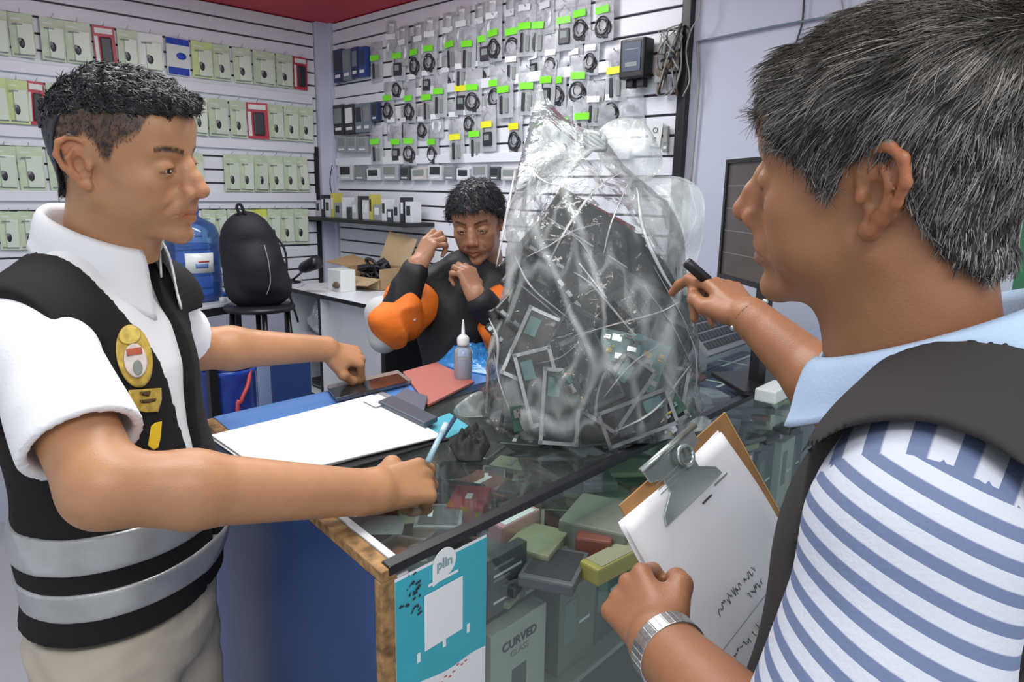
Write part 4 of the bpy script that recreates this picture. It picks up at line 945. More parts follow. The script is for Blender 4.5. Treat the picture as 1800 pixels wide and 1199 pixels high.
decal('crest_laurel', 228, 590, ellp(19, 15, -.2), mat('gold_light', (.62, .45, .10), .4, noise=.3, nscale=80), vest1, .0045)
decal('name_patch', 256, 702, [(-30, -16), (0, -18), (27, -20), (28, 0), (22, 22), (0, 23), (-22, 18), (-28, 2)], m_gold, vest1, .002)
decal('name_patch_detail', 262, 696, [(-16, -7), (2, -9), (2, -5), (-14, -2)], mat('dark_thread', (.10, .06, .02), .6), vest1, .004); decal('name_patch_detail', 262, 708, [(-16, -5), (12, -8), (12, -4), (-14, 0)], mat('dark_thread'), vest1, .004)
decal('printed_letter', 272, 763, [(-12, 20), (-6, -14), (2, -20), (12, -22), (10, 6), (6, 24), (-2, 28)], m_yellow, vest1, .002)
# trousers
m_khaki = mat('khaki_cloth', (.46, .40, .32), .85, noise=.08, nscale=12, bump=.3, bscale=40)
F = Field((-.24, -.25, -.85), (.22, .25, -.40), .006); torso_field(F, None, chest=1.03, belly=1.12, off=.004); F.cap((0, .085, -.6), (0, .095, -1.0), .097, .090, .03, mir=True); F.fn(wrinkle(.006, 45, 12)); F.fn(lambda q: q[..., 2]+.47, 'max')
V, Q = relax(*F.mesh(), 6); tr1 = fast_mesh('trousers', [(to_world(V, MT1), Q)], man1, mats=[m_khaki])
b = MB(); 
for s in (1, -1):
    a = to_world(np.array([[0, s*.093, -.80]]), MT1)[0]; f_ = np.array([a[0], a[1], .05]); b.tube(cr([a+K3*.12, a, (a+f_)/2+MT1[:3, 0]*.015, f_], 5), [.086]*6+[.078]*5+[.066]*4+[.062], 18, m_khaki)
obj('trouser_legs', b, None, man1); shoes(man1, np.block([[MT1[:3, :3], np.array([[MT1[0, 3]], [MT1[1, 3]], [0]])], [np.zeros((1, 3)), np.ones((1, 1))]]), m_blackmat)
# ---------------------------------------------------------------- person 2: man in the striped polo and dark vest, right foreground
SK2 = (.29, .125, .060)
p2 = dict(skin=SK2, brow=(.10, .07, .06), hairline=HL_OLD, scalp=(.16, .13, .11), stubble=.10, nose=1.1, fade=.85, jaw=.050, cheek=.024, ear=1.0, lip=(.25, .11, .09))
MH2 = pose((.297, .588, 1.520), 139, -3, -9.5)
S2L, E2L, W2L = P(1606, 948, .46), P(1478, 1480, .44), P(1160, 1128, .66)
S2R = np.array([.475, .71, 1.30]); E2R, W2R = P(1500, 722, .93), P(1318, 556, 1.05)
mid2 = (S2L+S2R)/2; yy = S2L-S2R; yy[2] = 0; MT2 = FR(mid2+np.array([0, 0, .02]), np.cross(yy, K3), yy)
man2 = thing('person', 'grey-haired man in a blue striped polo and dark vest, holding a clipboard and a marker', 'person', loc=(mid2[0], mid2[1], 0))
V, Q, Cc = head_mesh(p2); V = to_world(V, MH2)
# left hand grips the left edge of the clipboard
HM2l = hframe(W2L, P(1088, 1026, .75)-W2L, (-.35, -.8, .45), flip=True)
Va, Qa, ca, _ = arm_mesh(S2L, E2L, W2L, HM2l, [(52, 62, 30), (58, 66, 35), (62, 70, 40), (66, 70, 40)], [(.020, .026, -.010), (.048, .048, -.018), (.074, .046, -.034), (.092, .034, -.046)], SK2, s=.98, h=.0028)
# right hand holds a pen above the keyboard
HM2r = hframe(W2R, P(1254, 488, 1.13)-W2R, np.array([.25, -.35, 1.0]), flip=False)
Vb, Qb, cb, t2 = arm_mesh(S2R, E2R, W2R, HM2r, [(22, 30, 20), (46, 60, 30), (56, 66, 35), (60, 66, 40)], [(.020, .024, -.012), (.050, .042, -.020), (.080, .040, -.026), (.106, .030, -.024)], tuple(np.array(SK2)*1.05), h=.0028)
fast_mesh('body', [(V, Q), (Va, Qa), (Vb, Qb)], man2, mats=[m_skin], colors=np.concatenate([Cc, ca, cb]))
add_eyes(man2, MH2)
# grey hair: dense short strands combed from the crown
def old_hair(F):
    F.ell((-.03, 0, .055), (.095, .078, .070), .02); F.cap((.060, -.030, .080), (.060, .030, .080), .018, .018, .015)
Vc, Qc = hair_cap(p2, .0045, fr=old_hair, rough=.0012)
tc = np.tile((.030, .026, .024), (len(Vc), 1))
CROWN = np.array([-.075, .0, .095])
def comb2(p, N, r):
    d = p-CROWN; d[:, 2] *= 1.0; d /= np.linalg.norm(d, axis=1)[:, None]+1e-6
    f = np.clip((p[:, 2]-.03)/.06, 0, 1)[:, None]
    d = d*(.8)+f*np.array([.8, 0, .0])+(1-f)*np.array([.05, 0, -.9])
    cl = np.stack([vnoise(p, 90, 31), vnoise(p, 90, 32), vnoise(p, 90, 33)], 1)
    return d+cl*.28+r.normal(0, .16, (len(p), 3))
def grey(p, r):
    n = len(p); m = vnoise(p, 130, 21)*.5+vnoise(p, 420, 22)*.5+r.normal(0, .55, n)+.30-.3*(p[:, 2] > .085); side = np.clip((m+.2)/1.6, 0, 1)**1.4
    c = np.array([.022, .018, .015])*(1-side[:, None])+np.array([.46, .43, .40])*side[:, None]
    top = np.clip((p[:, 2]-.06)/.05, 0, 1)[:, None]*.30; return np.clip(c*(1-top)+np.array([.12, .095, .07])*top, .01, .8)
sv, sq_, sc = strands(Vc, Qc, 30000, lambda p, r: np.interp(p[:, 2], [-.08, -.03, .05, .10], [.008, .014, .020, .026])*r.uniform(.6, 1.25, len(p)), comb2, .00042, grey, 5, .30, 8, keep=lambda c, n: c[:, 2] > -.085)
fast_mesh('hair', [(to_world(Vc, MH2), Qc), (to_world(sv, MH2), sq_)], man2, mats=[m_hairm], colors=np.concatenate([tc, sc]))
# striped polo
m_stripe = stripe_mat('striped_polo', (.50, .52, .59), (.12, .155, .27), 60, .52)
F = Field((-.24, -.32, -.50), (.30, .40, .13), .0045)
F.lo = np.minimum(F.lo, F.lo)
def l2(q): return loc_(MT2, q)
pts_ = [l2(S2L), l2(E2L), l2(S2R), l2(E2R)]
F = Field(np.minimum(np.min(pts_, 0)-.10, (-.2, -.3, -.5)), np.maximum(np.max(pts_, 0)+.10, (.2, .3, .13)), .0048); torso_field(F, None, chest=1.0, belly=.98, sh=.175)
aL = nrm(l2(E2L)-l2(S2L)); aR = nrm(l2(E2R)-l2(S2R)); hL = l2(S2L)*.12+l2(E2L)*.88; hR = l2(S2R)*.35+l2(E2R)*.65
F.cap(l2(S2L)+np.array([0, 0, -.012]), hL, .062, .078, .03); F.cap(l2(S2R), hR, .064, .066, .03)
F.fn(lambda q: .0022*(np.abs(vnoise(q, 30, 14))-.5))
F.fn(lambda q: np.minimum((q-hL) @ aL, .14-np.linalg.norm(q-hL, axis=-1)), 'max'); F.fn(lambda q: np.minimum((q-hR) @ aR, .13-np.linalg.norm(q-hR, axis=-1)), 'max')
F.cap(hL-aL*.03, hL+aL*.06, .064, .066, .002, 's'); F.cap(hR-aR*.02, hR+aR*.06, .056, .060, .002, 's')
V, Q = relax(*F.mesh(), 6)
sL = l2(S2L); rel = V-sL; along = rel @ aL; 
gdir = MT2[:3, :3].T @ nrm(np.array([-.42, .0, -.90]))
armness = np.where((V[:, 1] > 0), ((V-sL) @ nrm(np.array([0, .88, -.48])) > -.012), True)
# stripes run round the sleeve, and fan over the shoulder yoke
val_arm = rel @ gdir+.6*(rel[:, 0])**2; 
yv = np.arctan2(V[:, 0]-.01, V[:, 2]+.12)*.10; val = np.where(armness > .5, val_arm, yv*1.0)
colr = np.stack([val+2, val*0, val*0], 1)
fa = armness[Q].mean(1) > .5; prt = []; cc = []
for sel, vv in ((fa, val_arm), (~fa, yv)):
    ids, inv = np.unique(Q[sel], return_inverse=True); prt.append((to_world(V[ids], MT2), inv.reshape(-1, 4))); cc.append(np.stack([vv[ids]+2, ids*0., ids*0.], 1))
sh2 = fast_mesh('polo_shirt', prt, man2, mats=[m_stripe], colors=np.concatenate(cc))
# armhole seam of the yoke
m_lb = mat('light_blue_collar', (.42, .54, .72), .8, bump=.15, bscale=300)
neck2 = to_world(np.array([[-.040, 0, -.150]]), MH2)[0]; zax = nrm(nrm(MH2[:3, 2])*.5+K3*.5); x0_ = nrm(MT2[:3, 0]*.6+MH2[:3, 0]*.4); xax = nrm(x0_-zax*np.dot(x0_, zax)); yax = np.cross(zax, xax)
MC2 = np.eye(4); MC2[:3, 0] = xax; MC2[:3, 1] = yax; MC2[:3, 2] = zax; MC2[:3, 3] = neck2
collar('collar', man2, m_lb, MC2, .068, .088, -.030, .022, .040, a0=20, off=(.004, 0), rx=1.16, lean=-.034, point=.028, th=.0035)
# vest
m_vest2 = mat('charcoal_vest', (.036, .032, .032), .85, spec=.25, bump=.2, bscale=200)
F = Field((-.24, -.25, -.50), (.24, .25, .14), .0042); torso_field(F, None, chest=1.0, belly=.98, off=.017, sh=.175); F.fn(lambda q: .0018*(np.abs(vnoise(q, 24, 19))-.5))
F.fn(lambda q: vest_region(q, zb=-.47, vopen=.060, vz=-.38, arm=.090), 'max'); V, Q = relax(*F.mesh(), 16, mu=.5); vest2 = fast_mesh('vest', [(to_world(V, MT2), Q)], man2, mats=[m_vest2])
# trousers and shoes
m_navyc = mat('navy_trousers', (.02, .022, .03), .85)
F = Field((-.24, -.25, -.80), (.24, .25, -.38), .009); torso_field(F, None, chest=1.0, belly=.98, off=.004, sh=.175); F.cap((0, .085, -.5), (0, .095, -1.0), .095, .088, .03, mir=True); F.fn(lambda q: q[..., 2]+.44, 'max')
V, Q = relax(*F.mesh(), 6); fast_mesh('trousers', [(to_world(V, MT2), Q)], man2, mats=[m_navyc]); b = MB()
for s in (1, -1):
    a = to_world(np.array([[0, s*.093, -.74]]), MT2)[0]; f_ = np.array([a[0], a[1], .05]); b.tube(cr([a+K3*.12, a, (a+f_)/2, f_], 5), [.086]*6+[.078]*5+[.066]*4+[.062], 18, m_navyc)
obj('trouser_legs', b, None, man2); MS2 = np.array(MT2); MS2[2, 3] = 0; shoes(man2, MS2, m_blackmat)
# steel watch on the left wrist
m_steel = mat('watch_steel', (.45, .46, .46), .28, metal=.9, noise=.25, nscale=220)
wc = W2L*.93+E2L*.07; ax_ = nrm(W2L-E2L); t = thing('wrist_watch', 'steel bracelet watch on the wrist of the hand gripping the clipboard', 'watch', M=FR(wc, ax_, HM2l[:3, 2]))
def ring(name, par, c, ax, up, r, n, size, m, sq=1.0, skip=None):
    b = MB(); ax = nrm(ax); up = nrm(np.array(up)-ax*np.dot(up, ax)); sd = np.cross(ax, up)
    for i in range(n):
        a = 2*PI*i/n; d = math.cos(a)*up*sq+math.sin(a)*sd; R = np.stack([ax, nrm(-math.sin(a)*up+math.cos(a)*sd), nrm(d)], 1); b.box(c+d*r, size, m, R=R, ch=.0008)
    return obj(name, b, None, par)
ring('bracelet', t, wc, ax_, HM2l[:3, 2], .0335, 34, (.019, .0066, .0026), m_steel, .92)
b = MB(); q = FR(wc-HM2l[:3, 2]*.033, ax_, np.cross(HM2l[:3, 2], ax_)); b.lathe([(.0, -.004), (.017, -.004), (.018, 0), (.017, .005), (0, .005)], 28, m_steel, M=q @ np.diag([1, 1, -1, 1])); obj('case', b, None, t)
# bracelet of pale beads on the right wrist
wc = W2R; t = thing('bead_bracelet', 'thin cord bracelet with two shiny beads on the wrist of the hand holding the marker', 'bracelet', M=FR(wc, nrm(W2R-E2R), K3))
ax_ = nrm(W2R-E2R); up = nrm(K3-ax_*np.dot(K3, ax_)); sd = np.cross(ax_, up)
b = MB(); b.tube([wc+.0305*(math.cos(a)*up*.9+math.sin(a)*sd) for a in np.linspace(0, 2*PI, 25)], .0016, 6, m_cable if 'm_cable' in globals() else m_black); obj('cord', b, None, t)
for a in (.5, 2.2, -2.3):
    b = MB(); b.sphere(wc+.033*(math.cos(a)*up*.9+math.sin(a)*sd), .0048, m_steel, 12); obj('bead', b, None, t)
# marker pen held in the right hand
pa, pb = P(1206, 460, 1.10), P(1262, 510, 1.10)
t = thing('marker_pen', 'black marker pen held up above the keyboard', 'pen', M=FR(pa, pb-pa, K3)); d = nrm(pb-pa)
b = MB(); b.tube([pa, pa+d*.004, pa+d*.045], [.0072, .0085, .0085], 16, m_black); obj('cap', b, None, t)
b = MB(); b.tube([pa+d*.045, pa+d*.047, pa+d*.10, pa+d*.115], [.0080, .0074, .0074, .005], 16, m_blackmat); obj('barrel', b, None, t)
# ---------------------------------------------------------------- person 3: youth in the black and orange jacket behind the counter
SK3 = (.34, .165, .095)
p3 = dict(skin=SK3, brow=(.04, .025, .02), hairline=HL_YOUNG, scalp=(.03, .02, .018), nose=.95, jaw=.043)
hc3 = P(838, 388, 2.12); MH3 = pose(hc3, -98, -20, 4, .96)
S3R, E3R, W3R = P(752, 520, 2.16), P(692, 566, 2.02), P(733, 466, 1.99)
S3L, E3L, W3L = P(880, 508, 2.16), P(900, 600, 2.04), P(838, 520, 1.95)
mid3 = (S3R+S3L)/2; yy = S3L-S3R; yy[2] = 0; MT3 = FR(mid3+np.array([0, 0, .015]), np.cross(yy, K3), yy)
man3 = thing('person', 'youth in a black and orange jacket behind the counter, hand against the cheek', 'person', loc=(mid3[0], mid3[1], 0))
V, Q, Cc = head_mesh(p3); V = to_world(V, MH3)
HM3r = hframe(W3R, P(758, 424, 2.0)-W3R, P(700, 430, 1.93)-P(745, 440, 2.0))
Va, Qa, ca, _ = arm_mesh(S3R, E3R, W3R, HM3r, [(25, 60, 50), (35, 65, 50), (45, 70, 50), (55, 70, 50)], [(.020, .024, -.012), (.048, .046, -.020), (.074, .050, -.028), (.094, .046, -.034)], SK3, h=.004, s=.95)
HM3l = hframe(W3L, P(818, 476, 1.965)-W3L, P(870, 420, 1.93)-P(838, 450, 2.0), flip=True)
Vb, Qb, cb, _ = arm_mesh(S3L, E3L, W3L, HM3l, [(45, 60, 50), (45, 65, 50), (45, 70, 50), (55, 70, 50)], [(.020, .024, -.012), (.048, .046, -.020), (.074, .050, -.028), (.094, .046, -.034)], SK3, h=.004, s=.95)
fast_mesh('body', [(V, Q), (Va, Qa), (Vb, Qb)], man3, mats=[m_skin], colors=np.concatenate([Cc, ca, cb])); add_eyes(man3, MH3, look=(1, 0, -.3))
HT3 = dict(p3, hairline=[(-.2, -.06), (-.085, -.055), (-.05, -.01), (-.028, .02), (-.012, .034), (.004, .028), (.014, .012), (.03, .03), (.05, .05), (.066, .062), (.2, .066)])
Vt, Qt = hair_cap(HT3, .010, rough=.003); 
sv, sq_, sc = strands(Vt, Qt, 6000, .024, lambda p, N, r: np.stack([np.clip(p[:, 0]*6, -.3, 1), p[:, 1]*6, -.5+0*p[:, 0]], 1)+r.normal(0, .3, (len(p), 3)), .0009, lambda p, r: np.tile((.014, .014, .018), (len(p), 1))*r.uniform(.6, 2, (len(p), 1)), 4, .35, 5)
fast_mesh('hair', [(to_world(Vt, MH3), Qt), (to_world(sv, MH3), sq_)], man3, mats=[m_hairm], colors=np.concatenate([np.tile((.010, .010, .013), (len(Vt), 1)), sc]))
m_jb = mat('black_jacket', (.010, .010, .012), .6, bump=.3, bscale=60); m_jo = mat('orange_cloth', (.78, .17, .012), .6, noise=.12, nscale=20, bump=.4, bscale=40); m_jg = mat('pale_grey_lining', (.45, .46, .46), .8)
def l3(q): return loc_(MT3, q)
F = Field((-.20, -.30, -.62), (.26, .30, .13), .006); torso_field(F, None, chest=.95, belly=.92, sh=.16); F.cap(l3(W3R)*.86+l3(E3R)*.14, l3(E3R)*.75+l3(W3R)*.25, .043, .052, .01); F.cap(l3(W3L)*.86+l3(E3L)*.14, l3(E3L)*.75+l3(W3L)*.25, .043, .052, .01)
F.cap((-.01, 0, .01), (-.005, 0, .055), .070, .064, .03); F.fn(lambda q: .007*(np.abs(vnoise(q, 30, 41))-.5)); V, Q = relax(*F.mesh(), 4); jk = fast_mesh('jacket', [(to_world(V, MT3), Q)], man3, mats=[m_jb])
for nm, S, E, W in (('orange_sleeve', S3R, E3R, W3R), ('orange_sleeve', S3L, E3L, W3L)):
    s, e, w_ = l3(S), l3(E), l3(W); F = Field(np.min([s, e, w_], 0)-.11, np.max([s, e, w_], 0)+.11, .005); F.cap(s*.65+e*.35, e, .066, .070, .02); F.cap(e, e*.68+w_*.32, .068, .060, .02)
    F.fn(lambda q: .016*(np.abs(vnoise(q, 34, 44))-.5)); V, Q = relax(*F.mesh(), 3); o = fast_mesh(nm, [(to_world(V, MT3), Q)], man3, mats=[m_jo]); o['label'] = 'bright orange sleeve panel'
e = l3(E3R); F = Field(e-.13, e+.13, .005); F.cap(e+np.array([-.02, -.035, .02]), e+np.array([-.01, -.03, -.05]), .052, .045, .02); V, Q = F.mesh(); fast_mesh('sleeve_lining', [(to_world(V, MT3), Q)], man3, mats=[m_jg])
b = MB(); q = on_p = P(727, 561, 1.99); b.sphere(q, .0075, m_wlab if 'm_wlab' in globals() else m_white, 10); obj('jacket_button', b, None, jk)
m_jean = mat('blue_jeans', (.10, .17, .27), .8, noise=.1, nscale=14)
F = Field((-.22, -.25, -.85), (.22, .25, -.42), .009); torso_field(F, None, chest=.95, belly=.92, off=.004, sh=.16); F.cap((0, .08, -.55), (0, .09, -1.0), .085, .08, .03, mir=True); F.fn(lambda q: q[..., 2]+.50, 'max')
V, Q = F.mesh(); fast_mesh('trousers', [(to_world(V, MT3), Q)], man3, mats=[m_jean]); b = MB()
for s in (1, -1):
    a = to_world(np.array([[0, s*.088, -.80]]), MT3)[0]; f_ = np.array([a[0], a[1], .05]); b.tube(cr([a+K3*.12, a, (a+f_)/2, f_], 5), [.078]*6+[.07]*5+[.06]*4+[.056], 14, m_jean)
obj('trouser_legs', b, None, man3); MS3 = np.array(MT3); MS3[2, 3] = 0; shoes(man3, MS3, m_blackmat)
# ---------------------------------------------------------------- poster, boxes and packs in the counter
FN = np.array([ku[1], -ku[0], 0])
def onF(px, py, off=0.0):
    h = HP(px, py, K0+FN*off, FN)-K0; return float(h @ ku), float(h[2]+HC)
MF = FR(np.array([K0[0], K0[1], 0]), ku, K3)     # front plane: x along the counter, y up, z outwards
def fsub(s, z, off=0): return sub(MF, s, z, off)
m_teal = mat('teal_print', (.045, .40, .50), .35, noise=.08, nscale=10); m_paper = mat('paper_white', (.80, .80, .82), .7); m_pw = mat('print_white', (.80, .82, .84), .4)
m_ink = mat('dark_ink', (.03, .03, .04), .5); m_redink = mat('red_ink', (.5, .05, .05), .5)
s0, zt = onF(692, 1100)[0], HC-.020; s1 = onF(851, 1000)[0]; zb = onF(735, 1190)[1]-.10; zm = onF(851, 1133)[1]; zm0 = onF(735, 1195)[1]
t = thing('payment_poster', 'teal payment poster taped inside the near end of the counter front', 'poster', M=fsub((s0+s1)/2, zb, .004))
b = MB(); b.T = fsub(0, 0, .0035); b.b2((s0, zb, 0), (s1, zt, .0008), m_pw); obj('sheet', b, None, t)
b = MB(); b.T = fsub(0, 0, .0045); n = 16; V = []
for i in range(n+1):
    u = i/n; x = s0+(s1-s0)*u; V += [(x, zm0-.0+(zm-zm0)*u+.003*math.sin(u*9), 0), (x, zt-.004, 0)]
b.add(V, [[2*i, 2*i+2, 2*i+3, 2*i+1] for i in range(n)], m_teal); obj('teal_field', b, None, t, solid=.0006)
qa, qb = onF(741, 1080), onF(808, 1065); za = onF(775, 1027)[1]; zb_ = onF(775, 1122)[1]
b = MB(); b.T = fsub(0, 0, .0058); b.b2((qa[0], zb_, 0), (qb[0], za, .0006), m_pw, ch=.0002); obj('white_square', b, None, t)
bc = onF(776, 986); r_ = .5*(onF(797, 986)[0]-onF(756, 986)[0]); V = [(bc[0]+r_*math.cos(a), bc[1]+r_*math.sin(a)) for a in np.linspace(-PI*.95, PI*.72, 30)]+[(bc[0]-r_*.98, bc[1]-r_*1.35)]
b = MB(); b.T = fsub(0, 0, .0058); b.prism([(bc[0]+r_*math.cos(a), bc[1]+r_*math.sin(a)) for a in np.linspace(-PI/2, PI, 26)]+[(bc[0]-r_, bc[1]-r_*1.3)], 0, .0006, m_pw); obj('logo_bubble', b, None, t)
bt = text_mb('plin', r_*.95, fsub(bc[0], bc[1], .0068), mat('logo_grey', (.25, .36, .40), .5), .0003, bold=.0006); obj('logo_text', bt, None, t)
b = MB(); b.T = fsub(0, 0, .0058); c1 = onF(748, 1035), onF(800, 1010); b.b2((c1[0][0], za+.010, 0), (c1[1][0], za+.014, .0005), m_pw)
for (x, y) in ((818, 1100), (776, 1125), (731, 1152)): q = onF(x, y); b.b2((q[0]-.003, q[1]-.008, 0), (q[0]+.003, q[1]+.006, .0005), m_pw)
obj('small_print', b, None, t)
b = MB(); b.T = fsub(0, 0, .0058)
rr = np.random.default_rng(5)
for i in range(26):
    q = onF(rr.uniform(696, 735), 0+rr.uniform(1005, 1075)); w_ = rr.uniform(.002, .010); b.box((q[0], q[1], .0003), (w_, rr.uniform(.001, .003), .0005), m_ink, R=rotm((0, 0, 1), rr.uniform(.2, .9)))
obj('scuff_marks', b, None, t)
q = onF(790, 1185); b = MB(); b.T = fsub(0, 0, .0052)
for i in range(7): b.box((q[0]-.02+.008*i, q[1]+.004*math.sin(i*2)+i*.002, 0), (.005, .0016, .0005), m_redink)
obj('red_caption', b, None, t)
# flat packs: a helper that lays one slab of stock down at a sightline point
def flat(px, py, z, w_, d_, h_, yaw, m, nm, label, cat, grp=None, m2=None, sc=1, par_fn=None):
    q = G(px, py, z+h_); M = FR((q[0], q[1], z), (math.cos(yaw), math.sin(yaw), 0), (-math.sin(yaw), math.cos(yaw), 0))
    t = thing(nm, label, cat, M=M, group=grp); b = MB(); b.T = M; b.b2((-w_/2, -d_/2, 0), (w_/2, d_/2, h_), m, ch=min(.004, h_*.3)); obj('body', b, None, t)
    if m2: b = MB(); b.T = M; b.b2((-w_*.40, -d_*.42, h_), (w_*.40, d_*.42, h_+.0008), m2); obj('front_face', b, None, t)
    return t, M
U_YAW = math.atan2(ku[1], ku[0])
m_dk = mat('charcoal_pack', (.05, .055, .06), .3); m_dk2 = mat('graphite_pack', (.10, .11, .12), .3); m_sil = mat('silver_pack', (.34, .35, .37), .3, metal=.3); m_redb = mat('red_box', (.36, .018, .025), .35)
m_olive = mat('olive_card', (.27, .29, .19), .5, noise=.08); m_pink = mat('pink_label', (.60, .28, .32), .5); m_brown2 = mat('brown_sleeve', (.20, .07, .05), .5); m_yel2 = mat('yellow_sleeve', (.30, .28, .08), .4); m_sage = mat('sage_pack', (.19, .21, .17), .45, noise=.1)
m_scr = mat('phone_glass', (.015, .017, .02), .08); m_tealp = mat('teal_card', (.06, .36, .46), .45)
placed = [(640, 940, .07, .10, .012, .2, m_dk, 'charcoal phone lying at the near corner under the glass', m_scr), (705, 925, .075, .12, .010, .5, m_dk2, 'cracked graphite phone beside the near corner under the glass', m_scr),
 (772, 905, .095, .085, .03, .75, m_sil, 'grey box with a small white label in front of the red box', m_dk2), (825, 872, .10, .07, .035, .6, m_redb, 'red box with white mark under the glass', None),
 (868, 838, .13, .05, .012, .75, m_sil, 'silver strip of keys under the glass behind the red box', m_dk2), (905, 855, .06, .06, .02, .4, m_dk, 'black camera module cluster under the glass', m_scr),
 (950, 820, .12, .08, .02, .9, m_dk, 'black phone shell under the glass in front of the bag', m_scr), (850, 790, .10, .07, .02, .3, m_dk2, 'dark case lying behind the silver strip under the glass', m_dk)]
for (px, py, w_, d_, h_, yw, m, lab, m2) in placed:
    tt, MM = flat(px, py, ZS1+.05, w_, d_, h_, U_YAW+yw, m, 'phone_pack', lab, 'phone pack', None, m2)
    b = MB(); b.T = MM
    if m is m_redb: b.b2((-.012, -.006, h_), (.012, .006, h_+.0006), m_pw); obj('white_mark', b, None, tt)
    elif m is m_sil: b.b2((-.01, .012, h_+.0008), (.016, .02, h_+.0014), m_pw); obj('small_label', b, None, tt)
# clutter of phone packs filling the upper shelf
rr = np.random.default_rng(21); cols = [(m_dk, 'charcoal'), (m_dk2, 'graphite'), (m_dk, 'charcoal'), (m_sage, 'sage green'), (m_dk2, 'graphite'), (m_sil, 'silver grey'), (m_olive, 'olive'), (m_brown2, 'brown')]
k = 0
for lay in range(5):
    for i in range(17):
        for j in range(4):
            if lay >= 2 and j < 2 and i < 4: continue
            if lay >= 3 and (j > 1 or i < 5 or i > 15): continue
            if lay < 2 and j in (1, 2) and lay == 0: continue
            s_ = .07+.098*i+rr.uniform(-.015, .015); t_ = .09+.155*j+rr.uniform(-.02, .02); z = ZS1+.002+.024*lay+rr.uniform(0, .003); m, cn = cols[rr.integers(len(cols))]
            if lay == 2 and rr.random() < .35: continue
            q = CP(s_, t_, z); yw = U_YAW+rr.uniform(-.9, .9); M = FR(q, (math.cos(yw), math.sin(yw), 0), (-math.sin(yw), math.cos(yw), 0)); w_, d_, h_ = rr.uniform(.06, .08), rr.uniform(.09, .13), rr.uniform(.010, .019)
            t = thing('phone_pack', f'{cn} phone pack in the clutter lying on the upper glass shelf', 'phone pack', M=M, group=f'{cn} phone packs on the upper shelf'); b = MB(); b.T = M; b.b2((-w_/2, -d_/2, 0), (w_/2, d_/2, h_), m, ch=.003); obj('body', b, None, t)
            b = MB(); b.T = M; v = rr.random()
            if v < .5: b.b2((-w_*.4, -d_*.43, h_), (w_*.4, d_*.43, h_+.0008), m_scr)
            else: b.b2((-w_*.3, d_*.1, h_), (w_*.3, d_*.2, h_+.0008), m_pw if v > .8 else m_gray); b.b2((-w_*.3, -d_*.3, h_), (w_*.1, -d_*.2, h_+.0008), m_gray)
            obj('front_face', b, None, t); k += 1
for (px, py, w_, d_, h_, yw, m, lab, m2) in [(905, 905, .10, .035, .05, 0, m_pink, 'pink and white box at the front of the upper shelf', m_pw), (945, 945, .10, .08, .03, .3, m_olive, 'olive card pack in front of the pink box on the shelf', None), (880, 958, .09, .09, .02, .5, m_dk, 'dark circuit pack beside the teal poster', m_dk2),
  (975, 990, .11, .09, .02, .4, m_dk2, 'dark printed phone box on the shelf right of the poster', m_dk), (1060, 900, .13, .12, .05, .3, m_sage, 'large sage green pouch at the middle of the shelf', None), (1048, 930, .08, .06, .04, .5, m_brown2, 'brown sleeve under the sage pouch', None), (1078, 972, .12, .04, .03, -.1, m_yel2, 'yellow sleeve by the clipboard corner on the shelf', m_olive)]:
    flat(px, py, ZS1+.05, w_, d_, h_, U_YAW+yw, m, 'boxed_accessory', lab, 'accessory box', None, m2)
# black phone pack with white lettering standing behind the poster's right edge
def standing(px0, px1, pyt, pyb, off, th, m, nm, label, cat, z0=None):
    a = onF(px0, (pyt+pyb)/2, off)[0]; c = onF(px1, (pyt+pyb)/2, off)[0]; zt = onF((px0+px1)/2, pyt, off)[1]; zb = onF((px0+px1)/2, pyb, off)[1] if z0 is None else z0
    M = fsub((a+c)/2, zb, off); t = thing(nm, label, cat, M=M); b = MB(); b.T = M; b.b2((-(c-a)/2, 0, -th), ((c-a)/2, zt-zb, 0), m, ch=.0015); obj('carton', b, None, t); return t, M, c-a, zt-zb
t, M, w_, h_ = standing(857, 925, 970, 1090, -.02, .02, m_dk, 'phone_case_pack', 'black case pack with white lettering right of the teal poster', 'case pack', ZS1+.0)
b = MB(); b.T = M; 
for i, (y, l) in enumerate([(.80, .5), (.66, .7), (.58, .4), (.2, .6)]): b.b2((-w_*.35, h_*y, 0), (-w_*.35+w_*l, h_*y+.004, .0006), m_pw if i % 2 else m_gray)
obj('lettering', b, None, t)
m_offw = mat('off_white_carton', (.50, .51, .47), .45)
t, M, w_, h_ = standing(862, 955, 1092, 1400, -.012, .03, m_offw, 'screen_protector_box', 'off-white box lettered CURVED GLASS standing at the counter front', 'box', ZS2)
obj('title_text', text_mb('CURVED', .022, sub(M, 0, h_-.035, .0008), m_ink, .0003, bold=.0005), None, t); obj('title_text', text_mb('GLASS', .016, sub(M, 0, h_-.055, .0008), mat('grey_text', (.25, .25, .25), .5), .0003), None, t)
b = MB(); b.T = M; b.b2((-.018, h_-.16, 0), (.018, h_-.085, .0008), m_dk2, ch=.0003); obj('phone_picture', b, None, t)
